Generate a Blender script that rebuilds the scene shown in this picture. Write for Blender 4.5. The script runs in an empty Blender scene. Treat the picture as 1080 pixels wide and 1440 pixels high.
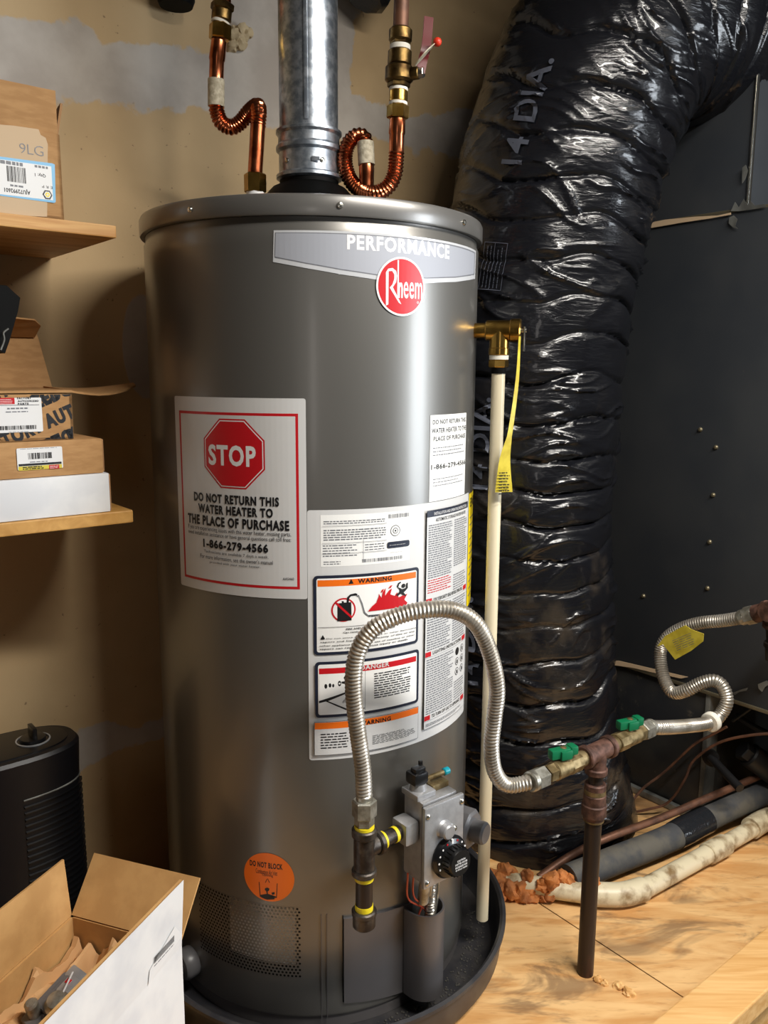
import bpy, bmesh, math, random
from mathutils import Vector, Matrix, noise
random.seed(7)
SC = bpy.context.scene
COL = SC.collection
sin, cos, pi, rad = math.sin, math.cos, math.pi, math.radians

# ------------------------------------------------------------ camera model
FP = 1158.0; TH = 0.1709; RS = 0.0068; CH = 1.072
_c, _s = cos(TH), sin(TH); _rc, _rs = cos(RS), sin(RS)
def ray(px, py):
    a = px-540; b = 720-py
    a, b = a*_rc-b*_rs, a*_rs+b*_rc
    return (a, FP*_c+b*_s, b*_c-FP*_s)
def at(px, py, y):
    d = ray(px, py); t = y/d[1]; return Vector((d[0]*t, y, CH+d[2]*t))
def proj(p):
    x, y, z = p[0], p[1], p[2]-CH
    b = z*_c+y*_s; w = y*_c-z*_s
    a, b = x/w*FP, b/w*FP
    a, b = a*_rc+b*_rs, -a*_rs+b*_rc
    return (540+a, 720-b)
AZ = rad(51.25)
UX = Vector((sin(AZ), cos(AZ), 0)); VX = Vector((-cos(AZ), sin(AZ), 0)); ZX = Vector((0, 0, 1))
def uv(u, v, z): return UX*u+VX*v+ZX*z
def onplane(px, py, O, n):
    d = Vector(ray(px, py)); c = Vector((0, 0, CH))
    return c+d*((O-c).dot(n)/d.dot(n))
def uvbasis(): return Matrix((( UX.x, VX.x, 0, 0), (UX.y, VX.y, 0, 0), (0, 0, 1, 0), (0, 0, 0, 1)))
UVM = uvbasis()
HC = Vector((-0.1231, 1.4643, 0)); HR = 0.28
WALLV = 1.56; PANU = 1.75

# ------------------------------------------------------------ materials
def C(r, g, b):
    f = lambda c: c/12.92/255 if c <= 10 else ((c/255+.055)/1.055)**2.4
    return (f(r), f(g), f(b), 1)
class NT:
    def __init__(s, name):
        s.m = bpy.data.materials.new(name); s.m.use_nodes = True; s.t = s.m.node_tree
        s.b = s.t.nodes['Principled BSDF']; s.co = None
    def n(s, typ, **k):
        x = s.t.nodes.new(typ)
        for a, b in k.items(): setattr(x, a, b)
        return x
    def l(s, a, b): s.t.links.new(a, b)
    def put(s, sock, v):
        if hasattr(v, 'is_output'): s.l(v, sock)
        else: sock.default_value = v
    def coord(s, scale=(1, 1, 1), rot=0):
        if s.co is None: s.co = s.n('ShaderNodeTexCoord').outputs['Object']
        mp = s.n('ShaderNodeMapping'); s.l(s.co, mp.inputs[0]); mp.inputs['Scale'].default_value = scale
        mp.inputs['Rotation'].default_value = (0, 0, rot)
        return mp.outputs[0]
    def noise(s, sc, det=3, scale=(1, 1, 1), rot=0, rough=.55, dist=0):
        x = s.n('ShaderNodeTexNoise'); s.l(s.coord(scale, rot), x.inputs['Vector'])
        x.inputs['Scale'].default_value = sc; x.inputs['Detail'].default_value = det
        x.inputs['Roughness'].default_value = rough; x.inputs['Distortion'].default_value = dist
        return x.outputs['Fac']
    def math(s, op, a, b=0, c=0):
        x = s.n('ShaderNodeMath', operation=op)
        s.put(x.inputs[0], a); s.put(x.inputs[1], b); s.put(x.inputs[2], c); return x.outputs[0]
    def step(s, v, lo, hi):
        x = s.n('ShaderNodeMapRange', interpolation_type='SMOOTHSTEP'); s.put(x.inputs[0], v)
        x.inputs[1].default_value = lo; x.inputs[2].default_value = hi; return x.outputs[0]
    def mix(s, f, a, b):
        x = s.n('ShaderNodeMix', data_type='RGBA'); s.put(x.inputs[0], f)
        s.put(x.inputs[6], a); s.put(x.inputs[7], b); return x.outputs[2]
    def bump(s, h, st, d=.01):
        x = s.n('ShaderNodeBump'); s.l(h, x.inputs['Height']); x.inputs['Strength'].default_value = st
        x.inputs['Distance'].default_value = d; s.l(x.outputs[0], s.b.inputs['Normal'])
    def set(s, col=None, rough=None, metal=None, coat=None, spec=None):
        for k, v in (('Base Color', col), ('Roughness', rough), ('Metallic', metal), ('Coat Weight', coat), ('Specular IOR Level', spec)):
            if v is not None: s.put(s.b.inputs[k], v)
def mat(name, col, rough=.5, metal=0, col2=None, ns=20, lo=.35, hi=.65, bump=None, coat=0, spec=.5, stretch=(1, 1, 1), rvar=0, det=4):
    t = NT(name); c = col
    if col2:
        c = t.mix(t.step(t.noise(ns, det, stretch), lo, hi), col, col2)
    r = rough
    if rvar: r = t.math('ADD', rough-rvar/2, t.math('MULTIPLY', t.noise(ns*1.7, 4), rvar))
    t.set(c, r, metal, coat, spec)
    if coat: t.b.inputs['Coat Roughness'].default_value = .14
    if bump: t.bump(t.noise(bump[0], 4, stretch), bump[1], bump[2] if len(bump) > 2 else .002)
    return t.m
M = {}
def defmats():
    M['paint'] = mat('heater_paint', C(116, 114, 110), .36, .6, bump=(160, .03, .0006), coat=.35, spec=.5)
    M['paint2'] = mat('heater_cover_paint', C(98, 95, 96), .4, .4, coat=.15)
    M['rim'] = mat('heater_rim_paint', C(116, 114, 111), .34, .5, coat=.3)
    M['black'] = mat('black_plastic', C(16, 16, 18), .28)
    M['mblack'] = mat('matte_black', C(4, 4, 4), .65, spec=.12)
    M['dark'] = mat('dark_inside', C(10, 9, 9), .9)
    M['white'] = mat('label_white', C(226, 226, 226), .35)
    M['white2'] = mat('label_grey_white', C(206, 206, 206), .35)
    M['lgrey'] = mat('label_bright', C(236, 236, 234), .35)
    M['ink'] = mat('ink_black', C(18, 18, 22), .45)
    M['navy'] = mat('ink_navy', C(28, 34, 52), .4)
    M['inkg'] = mat('ink_grey', C(110, 112, 118), .45)
    M['red'] = mat('ink_red', C(190, 22, 32), .35)
    M['orange'] = mat('ink_orange', C(236, 110, 18), .4)
    M['yellow'] = mat('label_yellow', C(240, 212, 20), .4)
    M['yellow2'] = mat('tag_yellow', C(214, 196, 70), .4, col2=C(190, 170, 50), ns=40)
    M['silver'] = mat('plate_silver', C(158, 161, 170), .52, .15)
    M['silver2'] = mat('plate_light', C(214, 216, 220), .25, .3)
    M['chrome'] = mat('chrome_letters', C(250, 250, 252), .3, .3)
    M['galv'] = mat('galvanised', C(190, 196, 204), .34, .85, col2=C(140, 148, 158), ns=70, lo=.35, hi=.62, rvar=.2, det=6)
    M['galvd'] = mat('galvanised_dull', C(150, 152, 148), .5, .6, col2=C(100, 100, 96), ns=14, rvar=.2)
    M['screw'] = mat('screw_steel', C(200, 198, 190), .25, 1)
    M['screwd'] = mat('screw_dusty', C(150, 140, 115), .45, .8)
    M['copper'] = mat('copper', C(214, 128, 88), .22, 1, col2=C(150, 78, 46), ns=30, rvar=.15)
    M['brass'] = mat('brass', C(206, 166, 86), .24, 1, col2=C(160, 120, 52), ns=30, rvar=.15)
    M['brassd'] = mat('brass_old', C(128, 104, 62), .4, 1, col2=C(74, 56, 34), ns=45, rvar=.2, bump=(120, .3))
    M['brassn'] = mat('brass_dull', C(150, 132, 96), .5, .75, col2=C(104, 88, 58), ns=60, rvar=.2, bump=(150, .35))
    M['iron'] = mat('iron_dark', C(86, 80, 74), .42, .7, col2=C(52, 44, 40), ns=45, rvar=.2, bump=(150, .3))
    M['rust'] = mat('iron_rusty', C(110, 78, 66), .6, .35, col2=C(66, 44, 36), ns=55, bump=(160, .4))
    M['blackpipe'] = mat('black_iron_pipe', C(50, 40, 35), .42, .45, col2=C(86, 56, 40), ns=16, lo=.5, hi=.75, bump=(120, .3), stretch=(1, 1, .3))
    M['steel'] = mat('hose_steel', C(196, 190, 180), .36, .75, col2=C(164, 156, 144), ns=22, rvar=.12)
    M['steel2'] = mat('nut_steel', C(184, 182, 172), .36, .75, col2=C(140, 136, 124), ns=60, bump=(200, .2))
    M['alu'] = mat('cast_aluminium', C(168, 168, 170), .38, .5, col2=C(156, 156, 158), ns=60, bump=(400, .1))
    M['greyp'] = mat('grey_plastic', C(96, 95, 97), .38)
    M['pvcw'] = mat('cpvc_cream', C(226, 214, 184), .35)
    M['pvc'] = mat('pvc_dirty', C(212, 200, 170), .42, 0, col2=C(128, 102, 66), ns=26, lo=.44, hi=.74)
    M['tape'] = mat('thread_tape_white', C(230, 226, 214), .6)
    M['dope'] = mat('yellow_thread_tape', C(226, 204, 30), .5, bump=(200, .3))
    M['greenh'] = mat('green_handle', C(8, 104, 66), .4)
    M['redh'] = mat('red_handle', C(100, 24, 26), .4)
    M['redtip'] = mat('red_tip', C(226, 60, 36), .4)
    M['paperw'] = mat('paper_label', C(206, 198, 176), .7, bump=(200, .5), col2=C(170, 160, 138), ns=120)
    M['foam'] = mat('orange_foam', C(196, 122, 62), .75, col2=C(140, 82, 40), ns=25, bump=(70, .6, .006))
    M['foamw'] = mat('pale_foam', C(196, 176, 140), .75, bump=(60, .5, .004))
    M['insul'] = mat('pipe_insulation', C(62, 64, 68), .75, col2=C(92, 88, 80), ns=18, bump=(120, .3))
    M['teal'] = mat('teal_cap', C(10, 160, 180), .35)
    M['wirer'] = mat('wire_red', C(180, 70, 44), .4)
    M['cuold'] = mat('copper_old', C(122, 84, 64), .5, .4, col2=C(84, 58, 46), ns=30)
    M['card'] = mat('cardboard', C(178, 136, 88), .8, col2=C(164, 122, 76), ns=30, stretch=(1, 1, 4))
    M['cardd'] = mat('cardboard_edge', C(150, 112, 74), .85)
    M['cardl'] = mat('cardboard_pale', C(196, 170, 138), .75)
    M['carto'] = mat('cardboard_carton', C(194, 150, 94), .8, col2=C(182, 138, 84), ns=26)
    M['cardw'] = mat('cardboard_white', C(222, 222, 222), .5, col2=C(206, 207, 210), ns=12)
    M['paper'] = mat('kraft_paper', C(196, 152, 104), .75, bump=(30, .3))
    M['bluel'] = mat('label_blue', C(120, 182, 222), .4)
    M['tray'] = mat('pan_plastic', C(40, 40, 44), .42, col2=C(58, 56, 56), ns=20)
    M['grit'] = mat('pan_grit', C(62, 60, 56), .9)
    M['tower'] = mat('tower_black', C(14, 14, 18), .38)
    M['led'] = mat('ring_silver', C(180, 184, 190), .3, .6)
    M['tapeb'] = mat('tape_black', C(34, 36, 40), .18, bump=(40, .5, .004))
    M['brick'] = mat('rough_masonry', C(214, 182, 142), .9, col2=C(160, 130, 98), ns=9, bump=(30, .5, .01))
    M['ceil'] = mat('ceiling_paint', C(104, 101, 96), .9); M['roomw'] = mat('room_wall_paint', C(62, 60, 57), .9)
    M['slab'] = mat('concrete_slab', C(84, 80, 62), .85, col2=C(60, 56, 44), ns=5)
    M['lampw'] = mat('fixture_white', C(230, 230, 230), .4)
    M['rubber'] = mat('rubber_black', C(18, 18, 20), .5)
    # pine shelf
    for key, c1, c2, sc in (('pine', C(214, 168, 104), C(186, 132, 70), (1.2, 14, 14)), ('pineend', C(206, 158, 88), C(176, 128, 62), (6, 6, 6)), ('lumber', C(226, 182, 122), C(204, 152, 88), (1.0, 16, 16))):
        t = NT('wood_'+key); nz = t.noise(5, 5, sc, rad(-37), dist=.6)
        knot = t.step(t.noise(7, 2, (1, 1, 1)), .72, .78)
        t.set(t.mix(t.math('MULTIPLY', knot, .6), t.mix(t.step(nz, .3, .7), c1, c2), C(110, 66, 34)), .55); t.bump(nz, .15, .002); M[key] = t.m
    # plywood floor
    t = NT('plywood_floor')
    g = t.noise(4, 6, (1.3, 6.5, 1), rad(-37), dist=1.2)
    st = t.noise(3.2, 5, (1.2, 3.2, 1), rad(-60), rough=.65, dist=.8)
    fine = t.noise(26, 4, (1, 5, 1), rad(-37))
    base = t.mix(t.step(g, .35, .7), C(222, 180, 124), C(196, 144, 86))
    base = t.mix(t.math('MULTIPLY', t.step(fine, .55, .75), .45), base, C(160, 112, 66))
    base = t.mix(t.math('MULTIPLY', t.step(st, .53, .66), .68), base, C(104, 78, 56))
    t.set(base, t.math('ADD', .38, t.math('MULTIPLY', st, .3))); t.bump(fine, .12, .002); M['ply'] = t.m
    # drywall with joint compound; object space of the wall: x along, y through, z up
    t = NT('drywall_with_joint_compound')
    t.co = t.n('ShaderNodeTexCoord').outputs['Object']
    sx = t.n('ShaderNodeSeparateXYZ'); t.l(t.co, sx.inputs[0]); X = sx.outputs[0]; Z = sx.outputs[2]
    n1 = t.math('SUBTRACT', t.noise(7, 5, (1, 1, 1), rough=.6), .5); n2 = t.math('SUBTRACT', t.noise(34, 3), .5); n3 = t.math('SUBTRACT', t.noise(2.3, 2), .5)
    w = t.math('ADD', t.math('MULTIPLY', n1, .11), t.math('ADD', t.math('MULTIPLY', n2, .02), t.math('MULTIPLY', n3, .10)))
    def band(v, c, hw): # 1 inside
        d = t.math('ABSOLUTE', t.math('SUBTRACT', v, c))
        return t.step(t.math('SUBTRACT', t.math('ADD', d, w), hw), .004, -.004)
    up = band(t.math('SUBTRACT', Z, t.math('MULTIPLY', X, .035)), 1.586, .055)
    lo = t.math('MULTIPLY', band(Z, .332, .042), t.step(t.math('ADD', X, t.math('MULTIPLY', w, .3)), .476, .482))
    vert = t.math('MULTIPLY', band(X, 1.0, .165), t.step(Z, 1.57, 1.60))
    px_ = t.math('MULTIPLY', t.math('SUBTRACT', X, .655), 2.2); pz = t.math('SUBTRACT', Z, 1.11)
    rr = t.math('SQRT', t.math('ADD', t.math('MULTIPLY', px_, px_), t.math('MULTIPLY', pz, pz)))
    patch = t.step(t.math('SUBTRACT', t.math('ADD', rr, t.math('MULTIPLY', w, .25)), .098), .004, -.004)
    mk = t.math('MAXIMUM', t.math('MAXIMUM', up, lo), t.math('MAXIMUM', vert, patch))
    blot = t.noise(3, 4)
    tan = t.mix(t.step(blot, .35, .7), C(202, 174, 132), C(184, 156, 116))
    spots = t.math('MULTIPLY', t.step(t.noise(90, 2), .73, .77), .55)
    tan = t.mix(spots, tan, C(90, 66, 44))
    gy = t.mix(t.step(t.noise(6, 5), .35, .65), C(196, 188, 178), C(172, 162, 152))
    t.set(t.mix(mk, tan, gy), .8); t.bump(t.math('ADD', t.math('MULTIPLY', mk, .5), t.math('MULTIPLY', n2, .5)), .25, .004); M['wall'] = t.m
    # furnace sheet metal
    t = NT('painted_sheet_metal')
    sc = t.noise(5, 4); sr = t.step(t.noise(60, 5, (1, 1, 1), rough=.7), .72, .76); z = t.noise(1.2, 2)
    t.set(t.mix(t.math('MULTIPLY', sr, .4), t.mix(t.step(sc, .3, .7), C(54, 58, 64), C(62, 65, 69)), C(130, 125, 112)), t.math('ADD', .36, t.math('MULTIPLY', sc, .2)), .15)
    t.bump(z, .25, .03); M['sheet'] = t.m
    t = NT('dusty_sheet_metal')
    sc = t.noise(7, 5); sr = t.step(t.noise(26, 6, rough=.75), .6, .72)
    t.set(t.mix(t.math('MULTIPLY', sr, .45), t.mix(t.step(sc, .35, .65), C(36, 38, 42), C(56, 55, 52)), C(120, 112, 96)), .5, .15); M['dusty'] = t.m
    # duct plastic
    t = NT('black_duct_film')
    d1 = t.noise(9, 5); d2 = t.noise(3.5, 3); sx = t.n('ShaderNodeSeparateXYZ'); t.l(t.co, sx.inputs[0]); sepz = sx.outputs[2]
    du = t.math('MULTIPLY', t.math('MULTIPLY', t.step(t.math('ADD', d1, t.math('MULTIPLY', d2, .6)), .8, 1.0), .55), t.step(sepz, 1.25, .3))
    t.set(t.mix(du, C(20, 21, 26), C(84, 74, 62)), t.math('ADD', .15, t.math('MULTIPLY', d1, .16)), 0, .3)
    h = t.math('ADD', t.noise(20, 4, (1, 1, 4.5), dist=1.0), t.math('MULTIPLY', t.noise(60, 3, (1, 1, 3.5)), .25))
    t.bump(h, .28, .007); M['film'] = t.m
    M['ductprint'] = mat('duct_print_grey', C(82, 86, 98), .4)
defmats()

# ------------------------------------------------------------ geometry builder
def frame(o, z, x=None):
    z = Vector(z).normalized()
    x = Vector(x) if x is not None else (Vector((0, 0, 1)) if abs(z.z) < .9 else Vector((1, 0, 0)))
    x = (x-z*x.dot(z)).normalized(); y = z.cross(x)
    m = Matrix.Identity(4)
    for i in range(3): m[i][0] = x[i]; m[i][1] = y[i]; m[i][2] = z[i]; m[i][3] = o[i]
    return m
def smooth(pts, n=8):
    P = [Vector(p) for p in pts]; P = [P[0]*2-P[1]]+P+[P[-1]*2-P[-2]]; out = []
    for i in range(1, len(P)-2):
        for k in range(n):
            t = k/n; a, b, c, d = P[i-1:i+3]
            out.append(.5*((2*b)+(c-a)*t+(2*a-5*b+4*c-d)*t*t+(3*b-a-3*c+d)*t**3))
    out.append(P[-2]); return out
def resample(pts, step):
    out = [pts[0].copy()]; acc = 0
    for a, b in zip(pts, pts[1:]):
        L = (b-a).length; 
        if L < 1e-9: continue
        t = step-acc
        while t <= L: out.append(a+(b-a)*(t/L)); t += step
        acc = L-(t-step)
    if (out[-1]-pts[-1]).length > step*.3: out.append(pts[-1].copy())
    return out
def frames(pts):
    T = []
    for i in range(len(pts)):
        a = pts[max(i-1, 0)]; b = pts[min(i+1, len(pts)-1)]; T.append((b-a).normalized())
    n = T[0].orthogonal().normalized(); N = []
    for t in T:
        n = (n-t*n.dot(t)).normalized(); N.append(n.copy())
    return T, N
class G:
    def __init__(s): s.v = []; s.f = []; s.m = []
    def add(s, vs, fs, mi=0):
        k = len(s.v); s.v += [Vector(v) for v in vs]; s.f += [tuple(i+k for i in f) for f in fs]; s.m += [mi]*len(fs); return s
    def box(s, lo, hi, mi=0, mt=None, bev=0):
        bm = bmesh.new(); bmesh.ops.create_cube(bm, size=1)
        for v in bm.verts:
            v.co = Vector([lo[i]+(v.co[i]+.5)*(hi[i]-lo[i]) for i in range(3)])
        if bev: bmesh.ops.bevel(bm, geom=bm.edges[:], offset=bev, segments=2, affect='EDGES', profile=.6)
        return s.bm(bm, mi, mt)
    def bm(s, bm, mi=0, mt=None):
        bm.verts.index_update()
        s.add([mt @ v.co if mt else v.co.copy() for v in bm.verts], [[v.index for v in f.verts] for f in bm.faces], mi)
        if mi is None: pass
        bm.free(); return s
    def tube(s, pts, r, seg=16, mi=0, cap=True):
        pts = [Vector(p) for p in pts]; T, N = frames(pts); vs = []; n = len(pts)
        for i, p in enumerate(pts):
            rr = r(i/(n-1)) if callable(r) else (r[i] if isinstance(r, (list, tuple)) else r)
            b = T[i].cross(N[i])
            for k in range(seg):
                a = 2*pi*k/seg; vs.append(p+N[i]*(cos(a)*rr)+b*(sin(a)*rr))
        fs = [(i*seg+k, i*seg+(k+1) % seg, (i+1)*seg+(k+1) % seg, (i+1)*seg+k) for i in range(n-1) for k in range(seg)]
        if cap: fs += [tuple(range(seg-1, -1, -1)), tuple(range((n-1)*seg, n*seg))]
        return s.add(vs, fs, mi)
    def lathe(s, prof, mt, seg=32, mi=0, cap=True, phase=0):
        vs = []; n = len(prof)
        for (r, z) in prof:
            for k in range(seg):
                a = 2*pi*k/seg+phase; vs.append(mt @ Vector((cos(a)*r, sin(a)*r, z)))
        fs = [(i*seg+k, i*seg+(k+1) % seg, (i+1)*seg+(k+1) % seg, (i+1)*seg+k) for i in range(n-1) for k in range(seg)]
        if cap: fs += [tuple(range(seg-1, -1, -1)), tuple(range((n-1)*seg, n*seg))]
        return s.add(vs, fs, mi)
    def cyl(s, a, b, r, r2=None, seg=24, mi=0, bev=0):
        a, b = Vector(a), Vector(b); L = (b-a).length; r2 = r if r2 is None else r2
        p = [(r, 0), (r2, L)] if not bev else [(r-bev, 0), (r, bev), (r2, L-bev), (r2-bev, L)]
        return s.lathe(p, frame(a, b-a), seg, mi)
    def hexn(s, a, b, r, mi=0, ch=None, seg=6, phase=0):
        a, b = Vector(a), Vector(b); L = (b-a).length; ch = r*.1 if ch is None else ch
        return s.lathe([(r-ch, 0), (r, ch), (r, L-ch), (r-ch, L)], frame(a, b-a), seg, mi, phase=phase)
    def prism(s, poly, h0, h1, mt, mi=0):
        n = len(poly); vs = [mt @ Vector((x, y, h0)) for x, y in poly]+[mt @ Vector((x, y, h1)) for x, y in poly]
        fs = [tuple(range(n-1, -1, -1)), tuple(range(n, 2*n))]+[(i, (i+1) % n, n+(i+1) % n, n+i) for i in range(n)]
        return s.add(vs, fs, mi)
    def sheet(s, q, th, mi=0):   # quad (4 world points) thickened
        q = [Vector(p) for p in q]; n = (q[1]-q[0]).cross(q[3]-q[0]).normalized()*th
        vs = q+[p+n for p in q]
        return s.add(vs, [(3, 2, 1, 0), (4, 5, 6, 7), (0, 1, 5, 4), (1, 2, 6, 5), (2, 3, 7, 6), (3, 0, 4, 7)], mi)
OFF = {}
def finish(o, label, cat, group, kind):
    if label: o['label'] = label
    if cat: o['category'] = cat
    if group: o['group'] = group
    if kind: o['kind'] = kind
def obj(name, g, mats, parent=None, label=None, cat=None, group=None, kind=None, ang=35, flat=False):
    me = bpy.data.meshes.new(name)
    if parent is not None: off = OFF[parent.name]
    else:
        xs = [v.x for v in g.v]; ys = [v.y for v in g.v]; zs = [v.z for v in g.v]
        off = Vector(((min(xs)+max(xs))/2, (min(ys)+max(ys))/2, min(zs)))
    me.from_pydata([v-off for v in g.v], [], g.f)
    if not isinstance(mats, (list, tuple)): mats = [mats]
    for m in mats: me.materials.append(M[m])
    for p, mi in zip(me.polygons, g.m): p.material_index = mi
    me.update()
    bm = bmesh.new(); bm.from_mesh(me); bmesh.ops.recalc_face_normals(bm, faces=bm.faces); bm.to_mesh(me); bm.free()
    if not flat:
        me.shade_smooth(); me.set_sharp_from_angle(angle=rad(ang))
    o = bpy.data.objects.new(name, me); COL.objects.link(o)
    if parent is not None: o.parent = parent
    else: o.location = off
    OFF[o.name] = off.copy(); finish(o, label, cat, group, kind); return o
def thing(name, loc, label, cat, group=None):
    o = bpy.data.objects.new(name, None); COL.objects.link(o); o.location = loc; o.empty_display_size = .05
    OFF[o.name] = Vector(loc); finish(o, label, cat, group, None); return o

# ------------------------------------------------------------ printed decals
FT = bpy.data.curves.new('lettering', 'FONT'); FTO = bpy.data.objects.new('lettering', FT)
def glyphs(body, bold=0.0):
    FT.body = body; FT.size = 1; FT.offset = bold; FT.resolution_u = 3; FT.space_character = 1+bold*3.5
    me = bpy.data.meshes.new_from_object(FTO)
    vs = [v.co.copy() for v in me.vertices]; fs = [tuple(p.vertices) for p in me.polygons]
    bpy.data.meshes.remove(me); return vs, fs
class Cyl:
    def __init__(s, r, c=HC): s.r = r; s.c = c
    def fwd(s, x, t, h=0):
        a = x/s.r; return Vector((s.c.x+sin(a)*(s.r+h), s.c.y-cos(a)*(s.r+h), t))
    def inv(s, px, py):
        d = ray(px, py); A = d[0]**2+d[1]**2; B = -2*(d[0]*s.c.x+d[1]*s.c.y); Q = s.c.x**2+s.c.y**2-s.r**2
        D = max(B*B-4*A*Q, 0); t = (-B-math.sqrt(D))/2/A
        return (math.atan2(d[0]*t-s.c.x, -(d[1]*t-s.c.y))*s.r, CH+d[2]*t)
class Pln:
    def __init__(s, O, ex, ey): s.O = Vector(O); s.ex = Vector(ex).normalized(); s.ey = Vector(ey).normalized(); s.n = s.ex.cross(s.ey)
    def fwd(s, x, t, h=0): return s.O+s.ex*x+s.ey*t+s.n*h
    def inv(s, px, py):
        p = onplane(px, py, s.O, s.n)-s.O; return (p.dot(s.ex), p.dot(s.ey))
class Decal:
    def __init__(s, surf, cut=.008, h=.0006, dh=.00016, cuty=None):
        s.S = surf; s.g = G(); s.h = h; s.dh = dh; s.cut = cut; s.cuty = cuty
    def I(s, p): return s.S.inv(*p)
    def _put(s, vs, fs, mi, clip=None):
        bm = bmesh.new(); V_ = [bm.verts.new((v[0], v[1], 0)) for v in vs]
        for f in fs:
            try: bm.faces.new([V_[i] for i in f])
            except ValueError: pass
        if clip:
            for co, no in (((clip[0], 0, 0), (-1, 0, 0)), ((clip[2], 0, 0), (1, 0, 0)), ((0, clip[1], 0), (0, -1, 0)), ((0, clip[3], 0), (0, 1, 0))):
                bmesh.ops.bisect_plane(bm, geom=bm.verts[:]+bm.edges[:]+bm.faces[:], plane_co=co, plane_no=no, clear_outer=True)
        for ax, st in ((0, s.cut), (1, s.cuty)):
            if st and bm.verts:
                lo = min(v.co[ax] for v in bm.verts); hi = max(v.co[ax] for v in bm.verts)
                k = math.ceil(lo/st)
                while k*st < hi:
                    co = [0, 0, 0]; no = [0, 0, 0]; co[ax] = k*st; no[ax] = 1
                    bmesh.ops.bisect_plane(bm, geom=bm.verts[:]+bm.edges[:]+bm.faces[:], plane_co=co, plane_no=no); k += 1
        bm.verts.index_update()
        s.g.add([s.S.fwd(v.co.x, v.co.y, s.h) for v in bm.verts], [[v.index for v in f.verts] for f in bm.faces], mi); bm.free()
    def lay(s): s.h += s.dh
    def poly(s, pts, mi, px=True, clip=None):
        P = [s.I(p) for p in pts] if px else pts
        s._put(P, [tuple(range(len(P)))], mi, clip)
    def rect(s, x0, y0, x1, y1, mi, r=0):
        if r:
            P = []
            for cx, cy, a0 in ((x1-r, y1-r, 0), (x0+r, y1-r, 90), (x0+r, y0+r, 180), (x1-r, y0+r, 270)):
                for k in range(5): a = rad(a0+k*22.5); P.append((cx+r*cos(a), cy+r*sin(a)))
        else: P = [(x0, y0), (x1, y0), (x1, y1), (x0, y1)]
        s.poly(P, mi, px=False)
    def prect(s, bl, tr, mi, r=0):
        a, b = s.I(bl), s.I(tr); s.rect(a[0], a[1], b[0], b[1], mi, r)
    def circ(s, cx, cy, r, mi, n=40, ry=None):
        s.poly([(cx+r*cos(2*pi*k/n), cy+(ry or r)*sin(2*pi*k/n)) for k in range(n)], mi, px=False)
    def text(s, body, bl, tr, mi, bold=0.0, px=True, flip=False):
        a, b = (s.I(bl), s.I(tr)) if px else (bl, tr)
        vs, fs = glyphs(body, bold)
        x0 = min(v.x for v in vs); x1 = max(v.x for v in vs); y0 = min(v.y for v in vs); y1 = max(v.y for v in vs)
        def mp(v):
            u = (v.x-x0)/(x1-x0); w = (v.y-y0)/(y1-y0)
            if flip: u = 1-u; w = 1-w
            return (a[0]+u*(b[0]-a[0]), a[1]+w*(b[1]-a[1]))
        s._put([mp(v) for v in vs], fs, mi)
    def textat(s, body, x, y, size, mi, rot=0, bold=0, clip=None, xs=1):
        vs, fs = glyphs(body, bold); c, n = cos(rot), sin(rot)
        s._put([(x+(v.x*xs*c-v.y*n)*size, y+(v.x*xs*n+v.y*c)*size) for v in vs], fs, mi, clip)
    def bars(s, x0, y0, x1, y1, rows, mi, fill=.55, ragged=.25, wl=.006):
        dy = (y1-y0)/rows
        vs = []; fs = []
        for r in range(rows):
            yy = y1-dy*(r+1)+dy*(1-fill)/2; x = x0; end = x1-(x1-x0)*ragged*random.random()*(1 if random.random() < .5 else .2)
            while x < end:
                w = min(wl*(.4+random.random()), end-x); k = len(vs)
                vs += [(x, yy), (x+w, yy), (x+w, yy+dy*fill), (x, yy+dy*fill)]; fs.append((k, k+1, k+2, k+3)); x += w+wl*.22
        s._put(vs, fs, mi)
    def pbars(s, bl, tr, rows, mi, **k):
        a, b = s.I(bl), s.I(tr); s.bars(a[0], a[1], b[0], b[1], rows, mi, **k)
    def barcode(s, x0, y0, x1, y1, n, mi):
        random.seed(n); x = x0; w = (x1-x0)/n; vs = []; fs = []
        for i in range(n):
            b = w*random.choice((.3, .5, .75)); k = len(vs)
            vs += [(x, y0), (x+b, y0), (x+b, y1), (x, y1)]; fs.append((k, k+1, k+2, k+3)); x += w
        s._put(vs, fs, mi)
    def pcode(s, bl, tr, n, mi):
        a, b = s.I(bl), s.I(tr); s.barcode(a[0], a[1], b[0], b[1], n, mi)
    def build(s, name, mats, parent, label=None): return obj(name, s.g, mats, parent, label=label, flat=True)

# ============================================================ THE ROOM
def slab(name, lo, hi, m, bev=0, **k): # box in room axes, keeps its local axes along the room
    me = bpy.data.meshes.new(name); g = G().box(lo, hi, 0, None, bev)
    me.from_pydata(g.v, [], g.f); me.materials.append(M[m]); o = bpy.data.objects.new(name, me); COL.objects.link(o)
    o.rotation_euler = (0, 0, rad(90)-AZ); OFF[o.name] = Vector((0, 0, 0)); finish(o, k.get('label'), k.get('cat'), None, k.get('kind', 'structure')); return o
slab('wall_back', (-1.6, WALLV, -.45), (2.75, WALLV+.1, 2.1), 'wall')
slab('wall_right', (2.65, -3.0, -.45), (2.75, WALLV, 2.1), 'roomw')
slab('wall_left', (-1.7, -3.0, -.45), (-1.6, WALLV, 2.1), 'roomw')
slab('wall_front', (-1.6, -3.1, -.45), (2.65, -3.0, 2.1), 'roomw')
slab('ceiling', (-1.6, -3.0, 2.1), (2.65, WALLV, 2.2), 'ceil')
slab('floor', (-1.6, -3.0, -.55), (2.65, WALLV, -.45), 'slab')
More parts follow.
